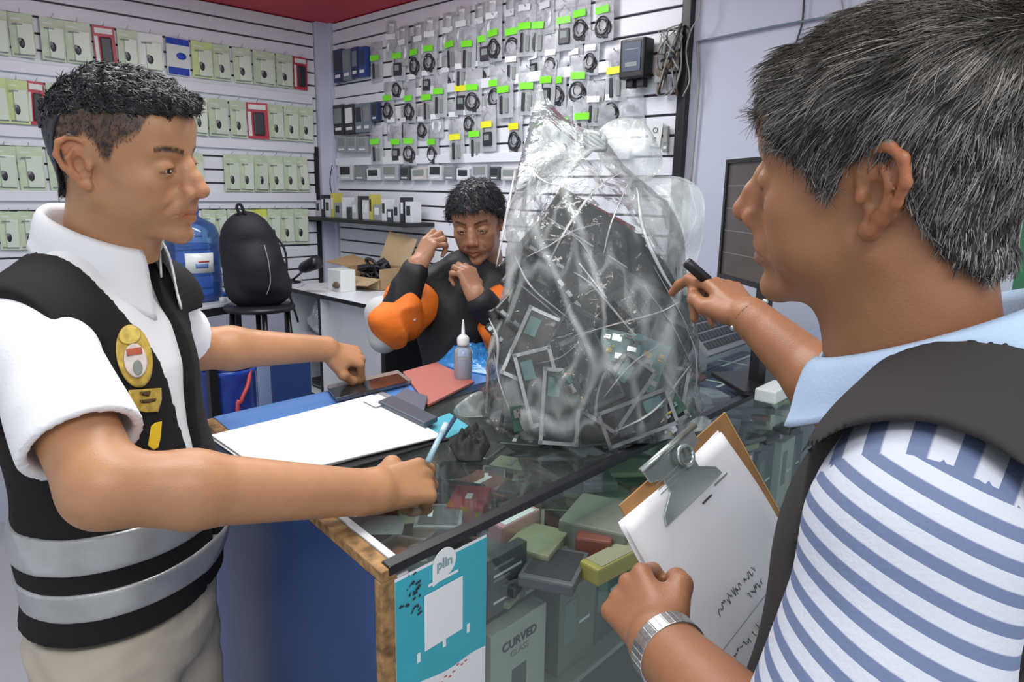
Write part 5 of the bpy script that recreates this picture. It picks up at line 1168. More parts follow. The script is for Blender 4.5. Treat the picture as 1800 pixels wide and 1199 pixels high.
# boxed stock standing on the lower shelf
xs = .44; i = 0; rr = np.random.default_rng(9); nm_ = ['sage', 'graphite', 'grey white', 'graphite', 'sage', 'navy', 'charcoal']
while xs < 1.6:
    wd = rr.uniform(.075, .12); hh = rr.uniform(.16, .21); mm = [m_sage, m_dk2, m_offw, m_dk2, m_sage, m_navy, m_dk][i % 7]
    M = fsub(xs+wd/2, ZS2, -.03-rr.uniform(0, .03)); t = thing('accessory_box', f'{nm_[i % 7]} box standing in the row on the lower counter shelf', 'box', M=M, group=f'{nm_[i % 7]} boxes on the lower counter shelf'); b = MB(); b.T = M; b.b2((-wd/2, 0, -.05), (wd/2, hh, 0), mm, ch=.002); obj('carton', b, None, t)
    b = MB(); b.T = M; b.b2((-wd*.36, hh*.35, 0), (-wd*.05, hh*.85, .0008), m_gray); b.b2((wd*.05, hh*.5, 0), (wd*.35, hh*.53, .0008), m_pw); obj('printed_front', b, None, t); xs += wd+.008; i += 1
# tall white box with a ring, far end of the display, and wires near it
t, M, w_, h_ = standing(1352, 1396, 682, 820, -.02, .05, mat('ivory_carton', (.58, .60, .52), .4), 'ring_box', 'tall white box printed with a dark ring at the far end of the counter', 'box', ZS1+.01)
b = MB(); b.T = M; b.tube([(.016*math.cos(a), h_*.62+.022*math.sin(a), .001) for a in np.linspace(0, 2*PI, 25)], .0028, 6, m_dk2, flat=.3); obj('printed_ring', b, None, t)
b = MB(); b.T = M; b.b2((-w_/2, 0, 0), (-w_/2+.005, h_, .0007), mat('lime_edge', (.35, .5, .2), .5)); b.b2((-.008, h_*.85, 0), (.012, h_*.9, .0007), m_gray); obj('printed_edge', b, None, t)
t, M, w_, h_ = standing(1268, 1345, 735, 800, -.05, .04, m_sil, 'clear_pack', 'silver blister of earphone cords beside the ring box', 'blister pack', ZS1+.02)
for k in range(5):
    b = MB(); b.T = M; b.tube(cr([(rr.uniform(-w_/2, w_/2), rr.uniform(0, h_), .004) for _ in range(5)], 5), .002, 6, m_yel2 if k % 2 else m_wlab); obj('cord', b, None, t)
# navy boxes under the glass at the far end, white box at the rail
for (px, py, w_, d_, h_, lab) in [(1290, 668, .22, .12, .07, 'navy carton with white tape nearest the rail at the far end'), (1300, 632, .26, .10, .08, 'navy carton behind the taped one at the far end')]:
    tt, MM = flat(px, py, ZS1+.055, w_, d_, h_, U_YAW, m_navy, 'navy_carton', lab, 'carton', None, None); b = MB(); b.T = MM; b.b2((-w_/2, -.006, h_), (w_/2, .004, h_+.0008), m_wlab); b.b2((-.06, -d_/2, h_), (-.052, d_/2, h_+.0008), m_wlab); obj('white_tape', b, None, tt)
flat(1362, 678, HC, .11, .05, .03, U_YAW, m_cardw, 'white_carton', 'small white box on the counter rail behind the ring box', 'carton', None, None)

# ---------------------------------------------------------------- things on the counter top
def quad_slab(nm, pix, z, h_, m, parent=None, bev=.001):
    A = [G(x, y, z) for x, y in pix]; b = MB(); b.hull4(A, [a+np.array([0, 0, h_]) for a in A], m); return obj(nm, b, None, parent, bevel=bev)
t = thing('desk_clipboard', 'dark clipboard carrying a thick stack of blank white paper at the counter end', 'clipboard', loc=G(570, 770, HC))
quad_slab('board', [(372, 776), (655, 704), (790, 775), (492, 862)], HC+.001, .004, m_blackmat, t)
for i in range(4):
    o = [(0, 0), (-3, 3), (2, -2), (0, 1)][i]; quad_slab('paper_sheet', [(371+o[0], 766+2*(3-i)), (652+o[0], 697+o[1]), (772+o[0], 768+o[1]), (478+o[0]*2, 840+2*(3-i))], HC+.005+.0022*i, .0018, m_paper, t, 0)
quad_slab('clip', [(664, 714), (690, 703), (770, 742), (746, 754)], HC+.012, .012, mat('slate_plastic', (.06, .075, .10), .35), t, .003)
quad_slab('clip_flap', [(688, 704), (712, 686), (752, 700), (745, 728)], HC+.010, .006, mat('slate_plastic2', (.10, .12, .16), .35), t, .002)
q = on_q = quad_slab('loose_paper', [(636, 704), (665, 694), (690, 706), (660, 716)], HC+.017, .0015, m_paper, t, 0)
t = thing('smartphone', 'black smartphone with pale edge under the far hand of the man writing', 'phone', loc=G(648, 685, HC))
quad_slab('case', [(575, 686), (700, 658), (724, 676), (592, 708)], HC+.001, .013, mat('phone_edge', (.30, .29, .28), .3, metal=.4), t, .004)
quad_slab('screen', [(577, 684), (699, 657), (718, 671), (590, 701)], HC+.0142, .001, m_scr, t, .0004)
o = quad_slab('red_notepad', [(708, 657), (768, 640), (834, 674), (752, 716)], HC+.001, .006, mat('terracotta_pad', (.40, .125, .10), .6)); tag(o, 'terracotta red pad lying between the phone and the dropper bottle', 'pad')
o = quad_slab('tinsel_wrapper', [(630, 704), (672, 690), (700, 702), (664, 716)], HC+.001, .003, m_sil); tag(o, 'crinkled silver wrapper under the edge of the black smartphone', 'wrapper')
quad_slab('pad_cover', [(700, 668), (724, 676), (752, 700), (716, 694)], HC+.001, .004, m_redb) if 0 else None
# dropper bottle
m_clear = film('bottle_plastic', (.92, .95, 1), op=.38, rough=.08, gloss=1.2, bump=0, body=(.75, .80, .88)); m_cap = mat('white_cap', (.75, .76, .78), .35)
q = G(814, 668, HC+.001); t = thing('dropper_bottle', 'small clear dropper bottle with white nozzle on the counter', 'bottle', loc=q)
b = MB(); b.lathe([(.021, 0), (.0225, .004), (.0225, .070), (.020, .080), (.012, .087), (.0115, .092)], 28, m_clear, c=q); obj('bottle_body', b, None, t)
b = MB(); b.lathe([(.0195, .001), (.0205, .004), (.0205, .055), (.0195, .056)], 28, mat('liquid', (.45, .52, .60), .1, trans=.6), c=q); obj('liquid', b, None, t)
b = MB(); b.lathe([(.0145, .090), (.0150, .094), (.0150, .108), (.011, .114), (.0045, .118), (.0035, .140), (.002, .150), (.0015, .154)], 24, m_cap, c=q); obj('nozzle_cap', b, None, t)
# crumpled blue plastic
def crumple(name, pts, z, hgt, m, label, cat, seed=1, n=26, grp=None):
    A = np.array([G(x, y, z) for x, y in pts]); c = A.mean(0); V = []; F_ = []; k = 48
    ang = np.linspace(0, 1, k, endpoint=False)*len(A)
    def edge(t): i = int(t) % len(A); f = t-int(t); return A[i]*(1-f)+A[(i+1) % len(A)]*f
    for i in range(n+1):
        for tt in ang:
            u = i/n; p = c+(edge(tt)-c)*u; w_ = abs(float(vnoise(p[None]*1.0, 70, seed)[0]))*.6+.5*abs(float(vnoise(p[None], 160, seed+1)[0])); V.append(p+np.array([0, 0, hgt*(1-u**3)*(.35+w_)+.001]))
    for i in range(n):
        for j in range(k): F_.append([i*k+j, i*k+(j+1) % k, (i+1)*k+(j+1) % k, (i+1)*k+j][::-1])
    b = MB(); b.add(V, F_, m, True); o = obj(name, b, None, None, solid=.001); return tag(o, label, cat, grp)
crumple('blue_plastic_sheet', [(765, 640), (800, 618), (860, 612), (880, 640), (862, 662), (800, 650)], HC, .035, mat('blue_plastic', (.03, .20, .50), .25), 'crumpled bright blue plastic behind the dropper bottle', 'plastic sheet', 3)
o = quad_slab('teal_card', [(742, 746), (790, 727), (826, 752), (778, 776)], HC+.001, .002, m_tealp); tag(o, 'teal card lying beside the clipboard corner', 'card')
crumple('black_pouch', [(790, 785), (815, 760), (850, 758), (862, 785), (845, 812), (805, 812)], HC, .03, m_blackmat, 'black soft pouch on the glass beside the teal card', 'pouch', 8)
pa, pb = G(772, 778, HC+.018), G(800, 734, HC+.03); t = thing('ballpoint_pen', 'navy ballpoint pen lying across the teal card', 'pen', M=FR(pa, pb-pa, K3)); b = MB(); b.tube([pa, pa*.9+pb*.1, pb], [.001, .0042, .0042], 10, m_navy); obj('barrel', b, None, t)
pa = P(752, 812, 1.06); pb = P(776, 762, 1.10); t = thing('clear_pen', 'clear blue pen in the writing hand above the white paper', 'pen', M=FR(pa, pb-pa, K3)); b = MB(); b.tube([pa, pb], [.0045, .0045], 10, mat('pale_blue_plastic', (.30, .45, .52), .2)); obj('barrel', b, None, t)
b = MB(); b.tube([pb, pb+(pb-pa)*.35], [.0050, .0048], 10, mat('pale_cap', (.45, .60, .66), .2)); obj('cap', b, None, t)
# ---------------------------------------------------------------- clipboard held by the right man
wB = .215; MCB = FR((.201, .812, 1.166), (.702, .645, .300), (-.506, .153, .849))
if MCB[2, 2] < 0: pass
t = thing('held_clipboard', 'brown hardboard clipboard with handwritten sheets held by the man in the striped polo', 'clipboard', M=MCB)
m_board = mat('hardboard', (.34, .17, .06), .6, noise=.15, nscale=30); sgn = 1 if MCB[2, 2] > 0 else -1
b = MB(); b.T = MCB; b.b2((-wB/2+.012, -.33, -.004*sgn), (wB/2+.022, .012, -.001*sgn), m_board, ch=.001); obj('board', b, None, t)
b = MB(); b.T = MCB; b.b2((wB/2+.0215, -.33, -.0045*sgn), (wB/2+.0235, .012, -.0005*sgn), mat('board_edge', (.60, .36, .12), .5)); obj('board_edge', b, None, t)
for i in range(5):
    b = MB(); b.T = MCB; r_ = rotm((0, 0, 1), [.05, .0, -.035, .02, -.01][i])
    def pf(u, v, i=i): 
        x = (u-.5)*.212-.002; y = -.004-v*.29; z = (.0012*(i+1)+.010*(u**4)*(i > 2)*math.sin(PI*min(1, v*1.3))+.006*((1-u)**5)*(i == 4)+.004*math.sin(u*5+i)*v*(i > 2))*sgn
        return r_ @ np.array([x-.004, y, z])+np.array([0, .0, 0])
    b.grid(pf, 18, 18, m_paper if i else mat('paper_shade', (.70, .71, .75), .7)); obj('paper_sheet', b, None, t, solid=.0006)
# handwriting on the top sheet
m_inkg = mat('pencil_ink', (.10, .10, .12), .6)
def scribble(x0, y0, w_, h_, seed, n=9):
    r = np.random.default_rng(seed); out = []; x = x0
    while x < x0+w_:
        k = r.integers(2, 5); pts = [(x+.0016*j+r.uniform(-.0008, .0008), y0+r.uniform(-h_, h_)*(.8 if r.random() < .8 else 1.6), .0098) for j in range(4)]; out.append(cr(pts, 4)); x += .0068+(r.random() < .2)*.006
    return out
for (x0, y0, w_, h_, sd) in ((-.055, -.160, .15, .0058, 1), (.0, -.178, .10, .0065, 2), (-.065, -.214, .15, .0052, 3), (-.05, -.245, .07, .0045, 4)):
    b = MB(); b.T = MCB @ np.diag([1, 1, sgn, 1])
    for st in scribble(x0, y0, w_, h_, sd): b.tube(st, .0007, 4, m_inkg, flat=.5)
    obj('handwriting', b, None, t)
b = MB(); b.T = MCB @ np.diag([1, 1, sgn, 1]); b.box((.018, -.052, .0095), (.02, .0022, .0006), m_ink); b.box((.055, -.046, .0095), (.03, .0022, .0006), m_gray); b.box((.0, -.195, .0095), (.16, .0007, .0005), m_gray, R=rotm((0, 0, 1), .02)); obj('printed_line', b, None, t)
m_clip = mat('clip_steel', (.42, .47, .44), .3, metal=.85)
Mc = MCB @ np.diag([1, 1, sgn, 1]); b = MB(); b.T = Mc
prof = [(-.052, .030), (.052, .030), (.050, .012), (.030, .006), (.030, -.012), (.055, -.028), (.060, -.040), (-.060, -.040), (-.055, -.028), (-.030, -.012), (-.030, .006), (-.050, .012)]
b.prism(prof, .010, .0125, m_clip); obj('clip_plate', b, None, t, bevel=.0008)
b = MB(); b.T = Mc; b.tube([(-.055, .031, .014), (.055, .031, .014)], .0045, 12, m_clip); obj('clip_roll', b, None, t)
b = MB(); b.T = Mc; b.tube([(.012+.012*math.cos(a), .012+.012*math.sin(a), .020) for a in np.linspace(0, 2*PI, 17)], .003, 8, m_clip); obj('clip_spring', b, None, t)
b = MB(); b.T = Mc; 
for i in range(3): b.box((-.01+.0*i, .006-.006*i, .0128), (.07, .0012, .0006), m_gray)
obj('clip_grooves', b, None, t)
# ---------------------------------------------------------------- big clear bag full of laptop and phone parts
DB = 1.46
def BP(px, py, dd=0.0): return P(px, py, DB+dd)
m_bagfilm = film('big_bag_film', (1, 1, 1), op=.05, rough=.07, gloss=.7, crease=.26, cscale=3.2, bump=.8, bscale=12, body=(.80, .84, .84))
m_bagmilk = film('big_bag_film_top', (1, 1, 1), op=.30, rough=.10, gloss=.85, crease=.28, cscale=4.5, bump=.8, bscale=15, body=(.78, .83, .82))
bagc = G(1015, 752, HC); t = thing('clear_plastic_bag', 'big knotted clear plastic bag full of laptop and phone parts on the counter', 'plastic bag', loc=bagc)
rings = [(776, 925, 1130, .35), (772, 885, 1175, .55), (758, 862, 1212, .8), (720, 850, 1228, 1), (640, 853, 1228, 1), (560, 863, 1222, 1), (480, 880, 1212, .95), (420, 890, 1205, .9), (370, 896, 1190, .8), (325, 905, 1135, .6), (285, 940, 1100, .4), (258, 1005, 1075, .2), (246, 1026, 1062, .1)]
ys = np.linspace(0, len(rings)-1, 110); R_ = np.array(rings); RR = np.stack([np.interp(ys, np.arange(len(R_)), R_[:, i]) for i in range(4)], 1)
V = []; n = 150; NV = len(RR)
for k, (py, xl, xr, dp) in enumerate(RR):
    cx = (xl+xr)/2; hw = (xr-xl)/2
    for j in range(n):
        a = 2*PI*j/n; dd = -.17*dp*math.sin(a); base = BP(cx+hw*math.cos(a)*(1+dd/DB*0), py, 0)+np.array([0, 1, 0])*(-dd)*-1*-1
        V.append(base)
V = np.array(V); V[:, 1] = V[:, 1]; 
cx_ = V.reshape(NV, n, 3).mean(1, keepdims=True); rad = V.reshape(NV, n, 3)-cx_; rad[..., 2] = 0; rl = np.linalg.norm(rad, axis=-1, keepdims=True); rd = rad/(rl+1e-6)
pv = V.reshape(-1, 3)
dis = (np.abs(vnoise(pv*[1, 1, .55], 38, 71))*-.016+.010*vnoise(pv*[1, 1, .5], 20, 72)-.007*np.abs(vnoise(pv*[1.4, 1, 1], 90, 73))).reshape(NV, n, 1)
fade = np.clip(rl/.12, .15, 1); Vb_ = V.reshape(NV, n, 3)+rd*(dis+.006)*fade; Vb_[..., 2] = np.maximum(Vb_[..., 2], HC+.003)
F_ = [[k*n+j, k*n+(j+1) % n, (k+1)*n+(j+1) % n, (k+1)*n+j] for k in range(NV-1) for j in range(n)]
b = MB(); b.add(Vb_.reshape(-1, 3), F_, m_bagfilm, True); obj('bag_film', b, None, t)
def puff(name, outline, dd, bulge, seed, m, layers=(1, -1), n=22, k=64, tw=0):
    A = np.array(outline, float); c = A.mean(0)
    def edge(tt): i = int(tt) % len(A); f = tt-int(tt); p0, p1, p2, p3 = A[i-1], A[i], A[(i+1) % len(A)], A[(i+2) % len(A)]; return .5*((2*p1)+(-p0+p2)*f+(2*p0-5*p1+4*p2-p3)*f*f+(-p0+3*p1-3*p2+p3)*f**3)
    b = MB()
    for L in layers:
        V = []; F_ = []
        for i in range(n+1):
            for j in range(k):
                u = i/n; q = c+(edge(j/k*len(A))-c)*u; w3 = np.array([[q[0]*.00118, L*.3, q[1]*.00118]]); z = L*bulge*(1-u*u)**.6*(.7+.5*float(vnoise(w3, 30, seed)[0]))+.010*float(vnoise(w3, 55, seed+3)[0])*(1 if u < 1 else .5)-.012*abs(float(vnoise(w3, 26, seed+5)[0]))
                w_ = BP(q[0], q[1], dd-z+tw*(q[0]-c[0])); w_[2] = max(w_[2], HC+.003); V.append(w_)
        for i in range(n):
            for j in range(k): F_.append([i*k+j, i*k+(j+1) % k, (i+1)*k+(j+1) % k, (i+1)*k+j])
        b.add(V, F_, m, True)
    return obj(name, b, None, t)
puff('bag_top_flap', [(946, 150), (926, 235), (904, 335), (930, 352), (985, 320), (1046, 262), (1052, 236), (1020, 222), (985, 200), (958, 165)], -.01, .022, 5, m_bagmilk)
puff('bag_top_flap', [(1046, 250), (1060, 222), (1095, 206), (1130, 214), (1150, 240), (1166, 285), (1146, 312), (1100, 316), (1062, 292)], .0, .045, 15, m_bagmilk)
puff('bag_side_flap', [(1098, 318), (1150, 310), (1205, 314), (1236, 345), (1236, 410), (1222, 470), (1205, 520), (1168, 460), (1120, 380)], .02, .03, 25, m_bagmilk)
puff('bag_bottom_skirt', [(797, 722), (835, 690), (858, 690), (866, 730), (905, 768), (868, 772), (830, 745)], .02, .010, 35, m_bagmilk, (1,))
puff('bag_bottom_skirt', [(1150, 770), (1200, 740), (1240, 732), (1250, 752), (1205, 768), (1170, 786)], -.06, .010, 37, m_bagmilk, (1,))
# the knot
b = MB(); c = BP(1046, 248, -.03)
for i in range(5): a = i*1.3; b.tube([c+.020*np.array([math.cos(x+a), .5*math.sin(x+a), .8*math.sin(x*1.0+a*.5)]) for x in np.linspace(0, 2*PI, 15)], .006, 8, m_bagmilk)
obj('knot', b, None, t)
# drawn-tight folds of doubled film that catch the light
m_fold = film('fold_film', (1, 1, 1), op=.32, rough=.08, gloss=1.2, bump=0, body=(.86, .88, .88))
rf = np.random.default_rng(4)
folds = [[(1008, 478), (1040, 500), (1085, 552), (1118, 592)], [(925, 452), (965, 432), (1010, 405), (1060, 392)], [(985, 400), (1020, 425), (1050, 470)], [(1098, 300), (1050, 330), (1000, 395), (960, 470)], [(1105, 320), (1075, 390), (1060, 450)], [(1120, 330), (1130, 400), (1160, 470), (1190, 520)], [(905, 450), (935, 505), (1000, 560)],
 [(1010, 590), (1080, 570), (1160, 548), (1195, 530)], [(1060, 700), (1110, 640), (1170, 600)], [(1130, 500), (1180, 570), (1215, 640)], [(1150, 470), (1190, 540), (1222, 600)], [(868, 620), (880, 680), (905, 740)], [(860, 560), (875, 600), (872, 660)], [(905, 300), (890, 380), (872, 470)], [(950, 200), (975, 250), (1030, 300)], [(925, 290), (960, 320), (1010, 330)], [(1060, 300), (1020, 300), (985, 285)], [(1200, 560), (1222, 620), (1225, 690)], [(1080, 760), (1150, 720), (1215, 640)], [(940, 640), (985, 628), (1020, 600)]]
for i, pl in enumerate(folds):
    q = cr([BP(x, y, -.150*max(.25, 1-((x-1040)/215)**2)**.5*np.interp(y, [150, 260, 400, 700], [.15, .25, .85, 1.0])-.008) for x, y in pl], 7); k = len(q); b = MB(); wd = .0065 if i == 0 else rf.uniform(.0015, .0045)
    b.tube(q, [wd*(.25+math.sin(PI*(j+.5)/k)) for j in range(k)], 6, m_fold, flat=.3); obj('film_fold', b, None, t)
# contents
m_lap = mat('laptop_black', (.014, .015, .017), .35, noise=.15, nscale=12); m_lap2 = mat('laptop_grey', (.045, .048, .052), .35); m_lap3 = mat('laptop_silver', (.30, .31, .33), .3, metal=.4)
m_pcb = mat('circuit_board', (.03, .07, .05), .4, noise=.3, nscale=60); m_pcb2 = mat('circuit_teal', (.10, .22, .22), .35); m_keys = mat('keys', (.012, .012, .014), .5); m_red3 = mat('dark_red_shell', (.22, .03, .05), .35)
def item(px, py, dd, w_, h_, th, rot, tilt, m, nm, label, cat, grp=None, detail=None, yaw=0):
    """slab centred at a sightline point inside the bag; rot turns it in the picture plane, tilt/yaw lean it"""
    R = np.stack([CR, CU, -_fw], 1) @ rotm((0, 0, 1), math.radians(-rot)) @ rotm((1, 0, 0), math.radians(tilt)) @ rotm((0, 1, 0), math.radians(yaw)); M = np.eye(4); M[:3, :3] = R; M[:3, 3] = BP(px, py, dd)
    tt = thing(nm, label, cat, M=M, group=grp); b = MB(); b.T = M; b.box((0, 0, 0), (w_, h_, th), m, ch=min(.005, th*.35)); obj('shell', b, None, tt)
    b = MB(); b.T = M; z = th/2
    if detail == 'keys':
        nx, ny = max(6, int(w_/.019)), max(3, int(h_*.55/.019))
        for i in range(nx):
            for j in range(ny): b.box((-w_/2+.02+(w_-.04)*(i+.5)/nx, h_*.42-(j+.5)*.0185, z+.001), ((w_-.04)/nx*.82, .015, .003), m_keys)
        obj('keyboard', b, None, tt); b = MB(); b.T = M; b.box((0, -h_*.32, z+.0005), (w_*.28, h_*.22, .001), m_lap2); obj('touchpad', b, None, tt)
    elif detail == 'screen': b.box((0, 0, z+.0004), (w_*.88, h_*.86, .001), m_scr); obj('screen', b, None, tt)
    elif detail == 'board':
        r = np.random.default_rng(int(px*7+py)); 
        for i in range(18): s_ = r.uniform(.003, .02); b.box((r.uniform(-w_*.42, w_*.42), r.uniform(-h_*.42, h_*.42), z+.0012), (s_, r.uniform(.003, .014), .003), [m_dk, m_metal, m_dk2, m_pcb2, m_gold][i % 5])
        obj('chips', b, None, tt)
    elif detail == 'frame':
        for (x, y, a_, c_) in ((0, h_/2-.004, w_, .007), (0, -h_/2+.004, w_, .007), (w_/2-.004, 0, .007, h_), (-w_/2+.004, 0, .007, h_)): b.box((x, y, z+.0015), (a_, c_, .004), m_lap3)
        obj('bezel', b, None, tt); b = MB(); b.T = M; b.box((-w_*.2, h_*.25, z+.001), (w_*.3, h_*.25, .002), m_pcb2); b.box((w_*.15, -h_*.2, z+.001), (w_*.3, h_*.2, .002), m_dk); obj('inner_parts', b, None, tt)
    elif detail == 'ports':
        for i in range(6): b.box((-w_*.4+i*w_*.15, -h_*.46, z+.001), (w_*.08, .008, .002), m_lap3)
        b.box((0, .0, z+.0006), (w_*.9, .003, .0012), m_lap3); obj('port_strip', b, None, tt)
    return tt
item(1020, 425, .06, .19, .19, .020, 28, -22, m_red3, 'laptop', 'dark red laptop at the top of the heap in the clear bag', 'laptop', None, 'ports')
item(1030, 430, .02, .22, .18, .016, 32, -24, m_lap, 'laptop', 'black laptop just below the dark red one in the bag', 'laptop', None, 'ports')
item(1015, 505, .0, .27, .19, .020, 36, -20, m_lap2, 'laptop', 'grey laptop slanting across the middle of the bag', 'laptop', None, 'screen')
item(1085, 490, .06, .22, .20, .018, 38, -15, m_lap, 'laptop', 'black laptop base with ports high on the right side of the bag', 'laptop', None, 'ports')
item(980, 560, -.03, .22, .16, .016, 40, -25, m_lap, 'laptop', 'black laptop at the left of the heap with its long edge out', 'laptop', None, 'ports')
item(1110, 565, .0, .22, .18, .018, 30, -12, m_lap2, 'laptop', 'grey laptop base with keys at the right of the bag', 'laptop', None, 'keys')
item(950, 625, .03, .16, .20, .018, 8, -6, m_lap, 'laptop', 'black laptop standing upright at the left of the bag', 'laptop', None, 'screen')
item(1010, 640, .05, .24, .20, .018, -14, -8, m_lap, 'laptop', 'black laptop lid at the back of the lower heap', 'laptop', None, 'screen')
item(1140, 650, .06, .14, .22, .018, 24, -6, m_lap2, 'laptop', 'grey laptop standing at the right rear of the bag', 'laptop', None, 'ports')
item(1030, 722, .02, .34, .04, .16, 2, 0, m_lap, 'laptop_pile', 'pile of flat black laptop shells at the bottom of the bag', 'laptop', None, None)
for i, (x, y, dd, w_, h_, r_) in enumerate([(1000, 470, .10, .24, .20, 40), (1080, 560, .10, .26, .20, 20), (960, 600, .10, .20, .22, -20), (1100, 660, .09, .22, .22, -12), (1010, 700, .08, .30, .14, 6), (1150, 560, .08, .16, .22, 30), (1060, 520, -.05, .18, .12, 52), (1040, 590, -.06, .22, .12, -28), (1130, 600, -.05, .16, .10, 48), (930, 560, -.03, .10, .16, 46)]):
    item(x, y, dd, w_, h_, .016, r_, -10, m_lap, 'laptop', 'plain black laptop shell wedged among the others in the bag', 'laptop', 'plain black laptop shells in the bag', 'ports')
ph = [(935, 610, -.10, 24, 'frame'), (950, 680, -.125, -14, 'frame'), (920, 690, -.10, 8, 'screen'), (1000, 605, -.115, 30, 'screen'), (1040, 650, -.135, -24, 'screen'), (985, 715, -.135, 4, 'frame'), (1090, 690, -.13, 34, 'frame'), (1150, 690, -.10, -30, 'frame'), (1165, 620, -.08, 24, 'screen'), (1120, 735, -.13, 70, 'frame'), (1060, 590, -.11, 44, 'screen'), (925, 655, -.09, -30, 'screen'), (1170, 705, -.07, 12, 'frame'), (1075, 745, -.13, 84, 'screen')]
for i, (x, y, dd, r_, kd) in enumerate(ph):
    item(x, y, dd, .075, .145, .009, r_, -8+3*(i % 4), m_lap2 if kd == 'screen' else m_lap, 'phone_shell', 'loose phone with dark glass among the parts in the bag' if kd == 'screen' else 'opened phone frame with pale bezel among the parts in the bag', 'phone', 'dark glass phones in the clear bag' if kd == 'screen' else 'phone frames in the clear bag', kd)
for i, (x, y, dd, r_, w_, h_) in enumerate([(1135, 640, -.12, 22, .07, .10), (1160, 700, -.12, -36, .06, .09), (1010, 680, -.14, 60, .08, .05), (1090, 610, -.12, 12, .08, .06), (940, 730, -.125, 80, .05, .09), (1180, 735, -.08, 60, .05, .09)]):
    item(x, y, dd, w_, h_, .004, r_, -10, m_pcb if i % 3 else m_pcb2, 'circuit_board', 'green circuit board with chips among the phone frames in the bag' if i % 3 else 'teal circuit board with chips among the phone frames in the bag', 'circuit board', 'green circuit boards in the bag' if i % 3 else 'teal circuit boards in the bag', 'board')
# keyboard deck propped up behind the bag, under the marker pen
Bq = G(1338, 594, HC+.012); Mk = FR(Bq, ku, kv*.62+K3*.62)
if np.dot(Mk[:3, 2], CAM-Bq) < 0: Mk[:3, 2] *= -1
t = thing('keyboard_deck', 'grey laptop keyboard deck propped behind the bag below the marker pen', 'laptop', M=Mk)
b = MB(); b.T = Mk; b.b2((-.36, .0, -.018), (0, .23, -.002), m_lap3, ch=.004); obj('deck', b, None, t)
b = MB(); b.T = Mk
for i in range(16):
    for j in range(6): b.box((-.34+i*.0212, .03+j*.031, .0), (.0175, .024, .004), m_lap2, ch=.001)
obj('keys', b, None, t)
# ---------------------------------------------------------------- white desk along the right wall
HD = 1.03
a0, a1 = G(498, 503, HD), G(668, 557, HD); fd = nrm(-V2); dw = MR[:3, 2]
def ondesk(s, t, z): return a0+fd*s-dw*t+np.array([0, 0, z-HD])
LD = 1.15; DD = .40
MD = FR(np.array([a0[0], a0[1], 0]), fd, K3)       # x right along the front edge, y up, z out toward the room
t = thing('work_desk', 'white topped desk with black edging and open shelves along the right wall', 'desk', M=MD)
def dpart(nm, lo, hi, m, bev=.0015): b = MB(); b.T = MD; b.b2(lo, hi, m); return obj(nm, b, None, t, bevel=bev)
dpart('desk_top', (0, HD-.018, -DD), (LD, HD, 0), m_white); dpart('top_edge', (-.002, HD-.019, 0), (LD, HD-.001, .004), m_black)
dpart('side_panel', (0, 0, -DD), (.016, HD-.018, 0), m_white); dpart('divider_panel', (.32, 0, -DD), (.336, HD-.018, 0), m_white); dpart('modesty_panel', (.336, .1, -.06), (.80, HD-.018, -.045), m_white); dpart('side_panel', (.80, 0, -DD), (.83, HD-.018, 0), m_black)
for z in (.28, .55, .80): dpart('shelf', (.016, z-.014, -DD), (.32, z, 0), m_white); dpart('shelf_edge', (.016, z-.014, 0), (.32, z, .003), m_black)
dpart('back_panel', (.016, .0, -DD), (LD, HD-.018, -DD+.008), m_white); dpart('side_panel', (LD-.016, 0, -DD), (LD, HD-.018, 0), m_white)
dpart('panel_edge', (.318, 0, 0), (.338, HD-.02, .003), m_black); dpart('panel_edge', (-.002, 0, 0), (.018, HD-.02, .003), m_black)
# open cardboard box with flaps and black stuff inside
m_cb = mat('cardboard', (.36, .24, .13), .8, noise=.08, nscale=30); m_cb2 = mat('cardboard_inner', (.42, .31, .18), .8)
c0 = onD = G(640, 508, HD); Mx = FR(c0, fd*.96+(-dw)*.28, K3)
if np.dot(np.cross(Mx[:3, 0], K3), CAM-c0) < 0: pass
Mx = FR((c0[0], c0[1], HD), nrm(fd), K3) @ np.array([[math.cos(.15), 0, math.sin(.15), 0], [0, 1, 0, 0], [-math.sin(.15), 0, math.cos(.15), 0], [0, 0, 0, 1.0]])
t = thing('cardboard_box', 'open cardboard box with raised flaps full of black cables on the desk', 'cardboard box', M=Mx)
W_, H_, D_ = .22, .10, .18
b = MB(); b.T = Mx; b.b2((-W_/2, 0, -D_), (W_/2, .004, 0), m_cb); b.b2((-W_/2, 0, -.004), (W_/2, H_*.55, 0), m_cb2); b.b2((-W_/2, 0, -D_), (W_/2, H_, -D_+.004), m_cb); b.b2((-W_/2, 0, -D_), (-W_/2+.004, H_, 0), m_cb); b.b2((W_/2-.004, 0, -D_), (W_/2, H_, 0), m_cb); obj('box_body', b, None, t)
def flap(pts, m=m_cb): b = MB(); b.T = Mx; b.add(pts, [[0, 1, 2, 3]], m); obj('flap', b, None, t, solid=.004)
flap([(-W_/2, H_, 0), (-W_/2, H_, -D_), (-W_/2-.16, H_+.035, -D_+.01), (-W_/2-.15, H_+.01, .01)]); flap([(-W_/2+.02, H_, -D_), (W_/2, H_, -D_), (W_/2+.02, H_+.13, -D_-.05), (-W_/2+.05, H_+.16, -D_-.05)], m_cb2); flap([(-W_/2+.01, H_*.55, 0), (W_/2, H_*.55, 0), (W_/2-.01, .03, .07), (-W_/2+.02, .02, .08)], m_cb2)
b = MB(); b.T = Mx; rr = np.random.default_rng(3)
for i in range(9): b.tube(cr([(rr.uniform(-.09, .09), rr.uniform(.03, .13), rr.uniform(-.16, -.02)) for _ in range(5)], 5), rr.uniform(.004, .009), 7, m_cable)
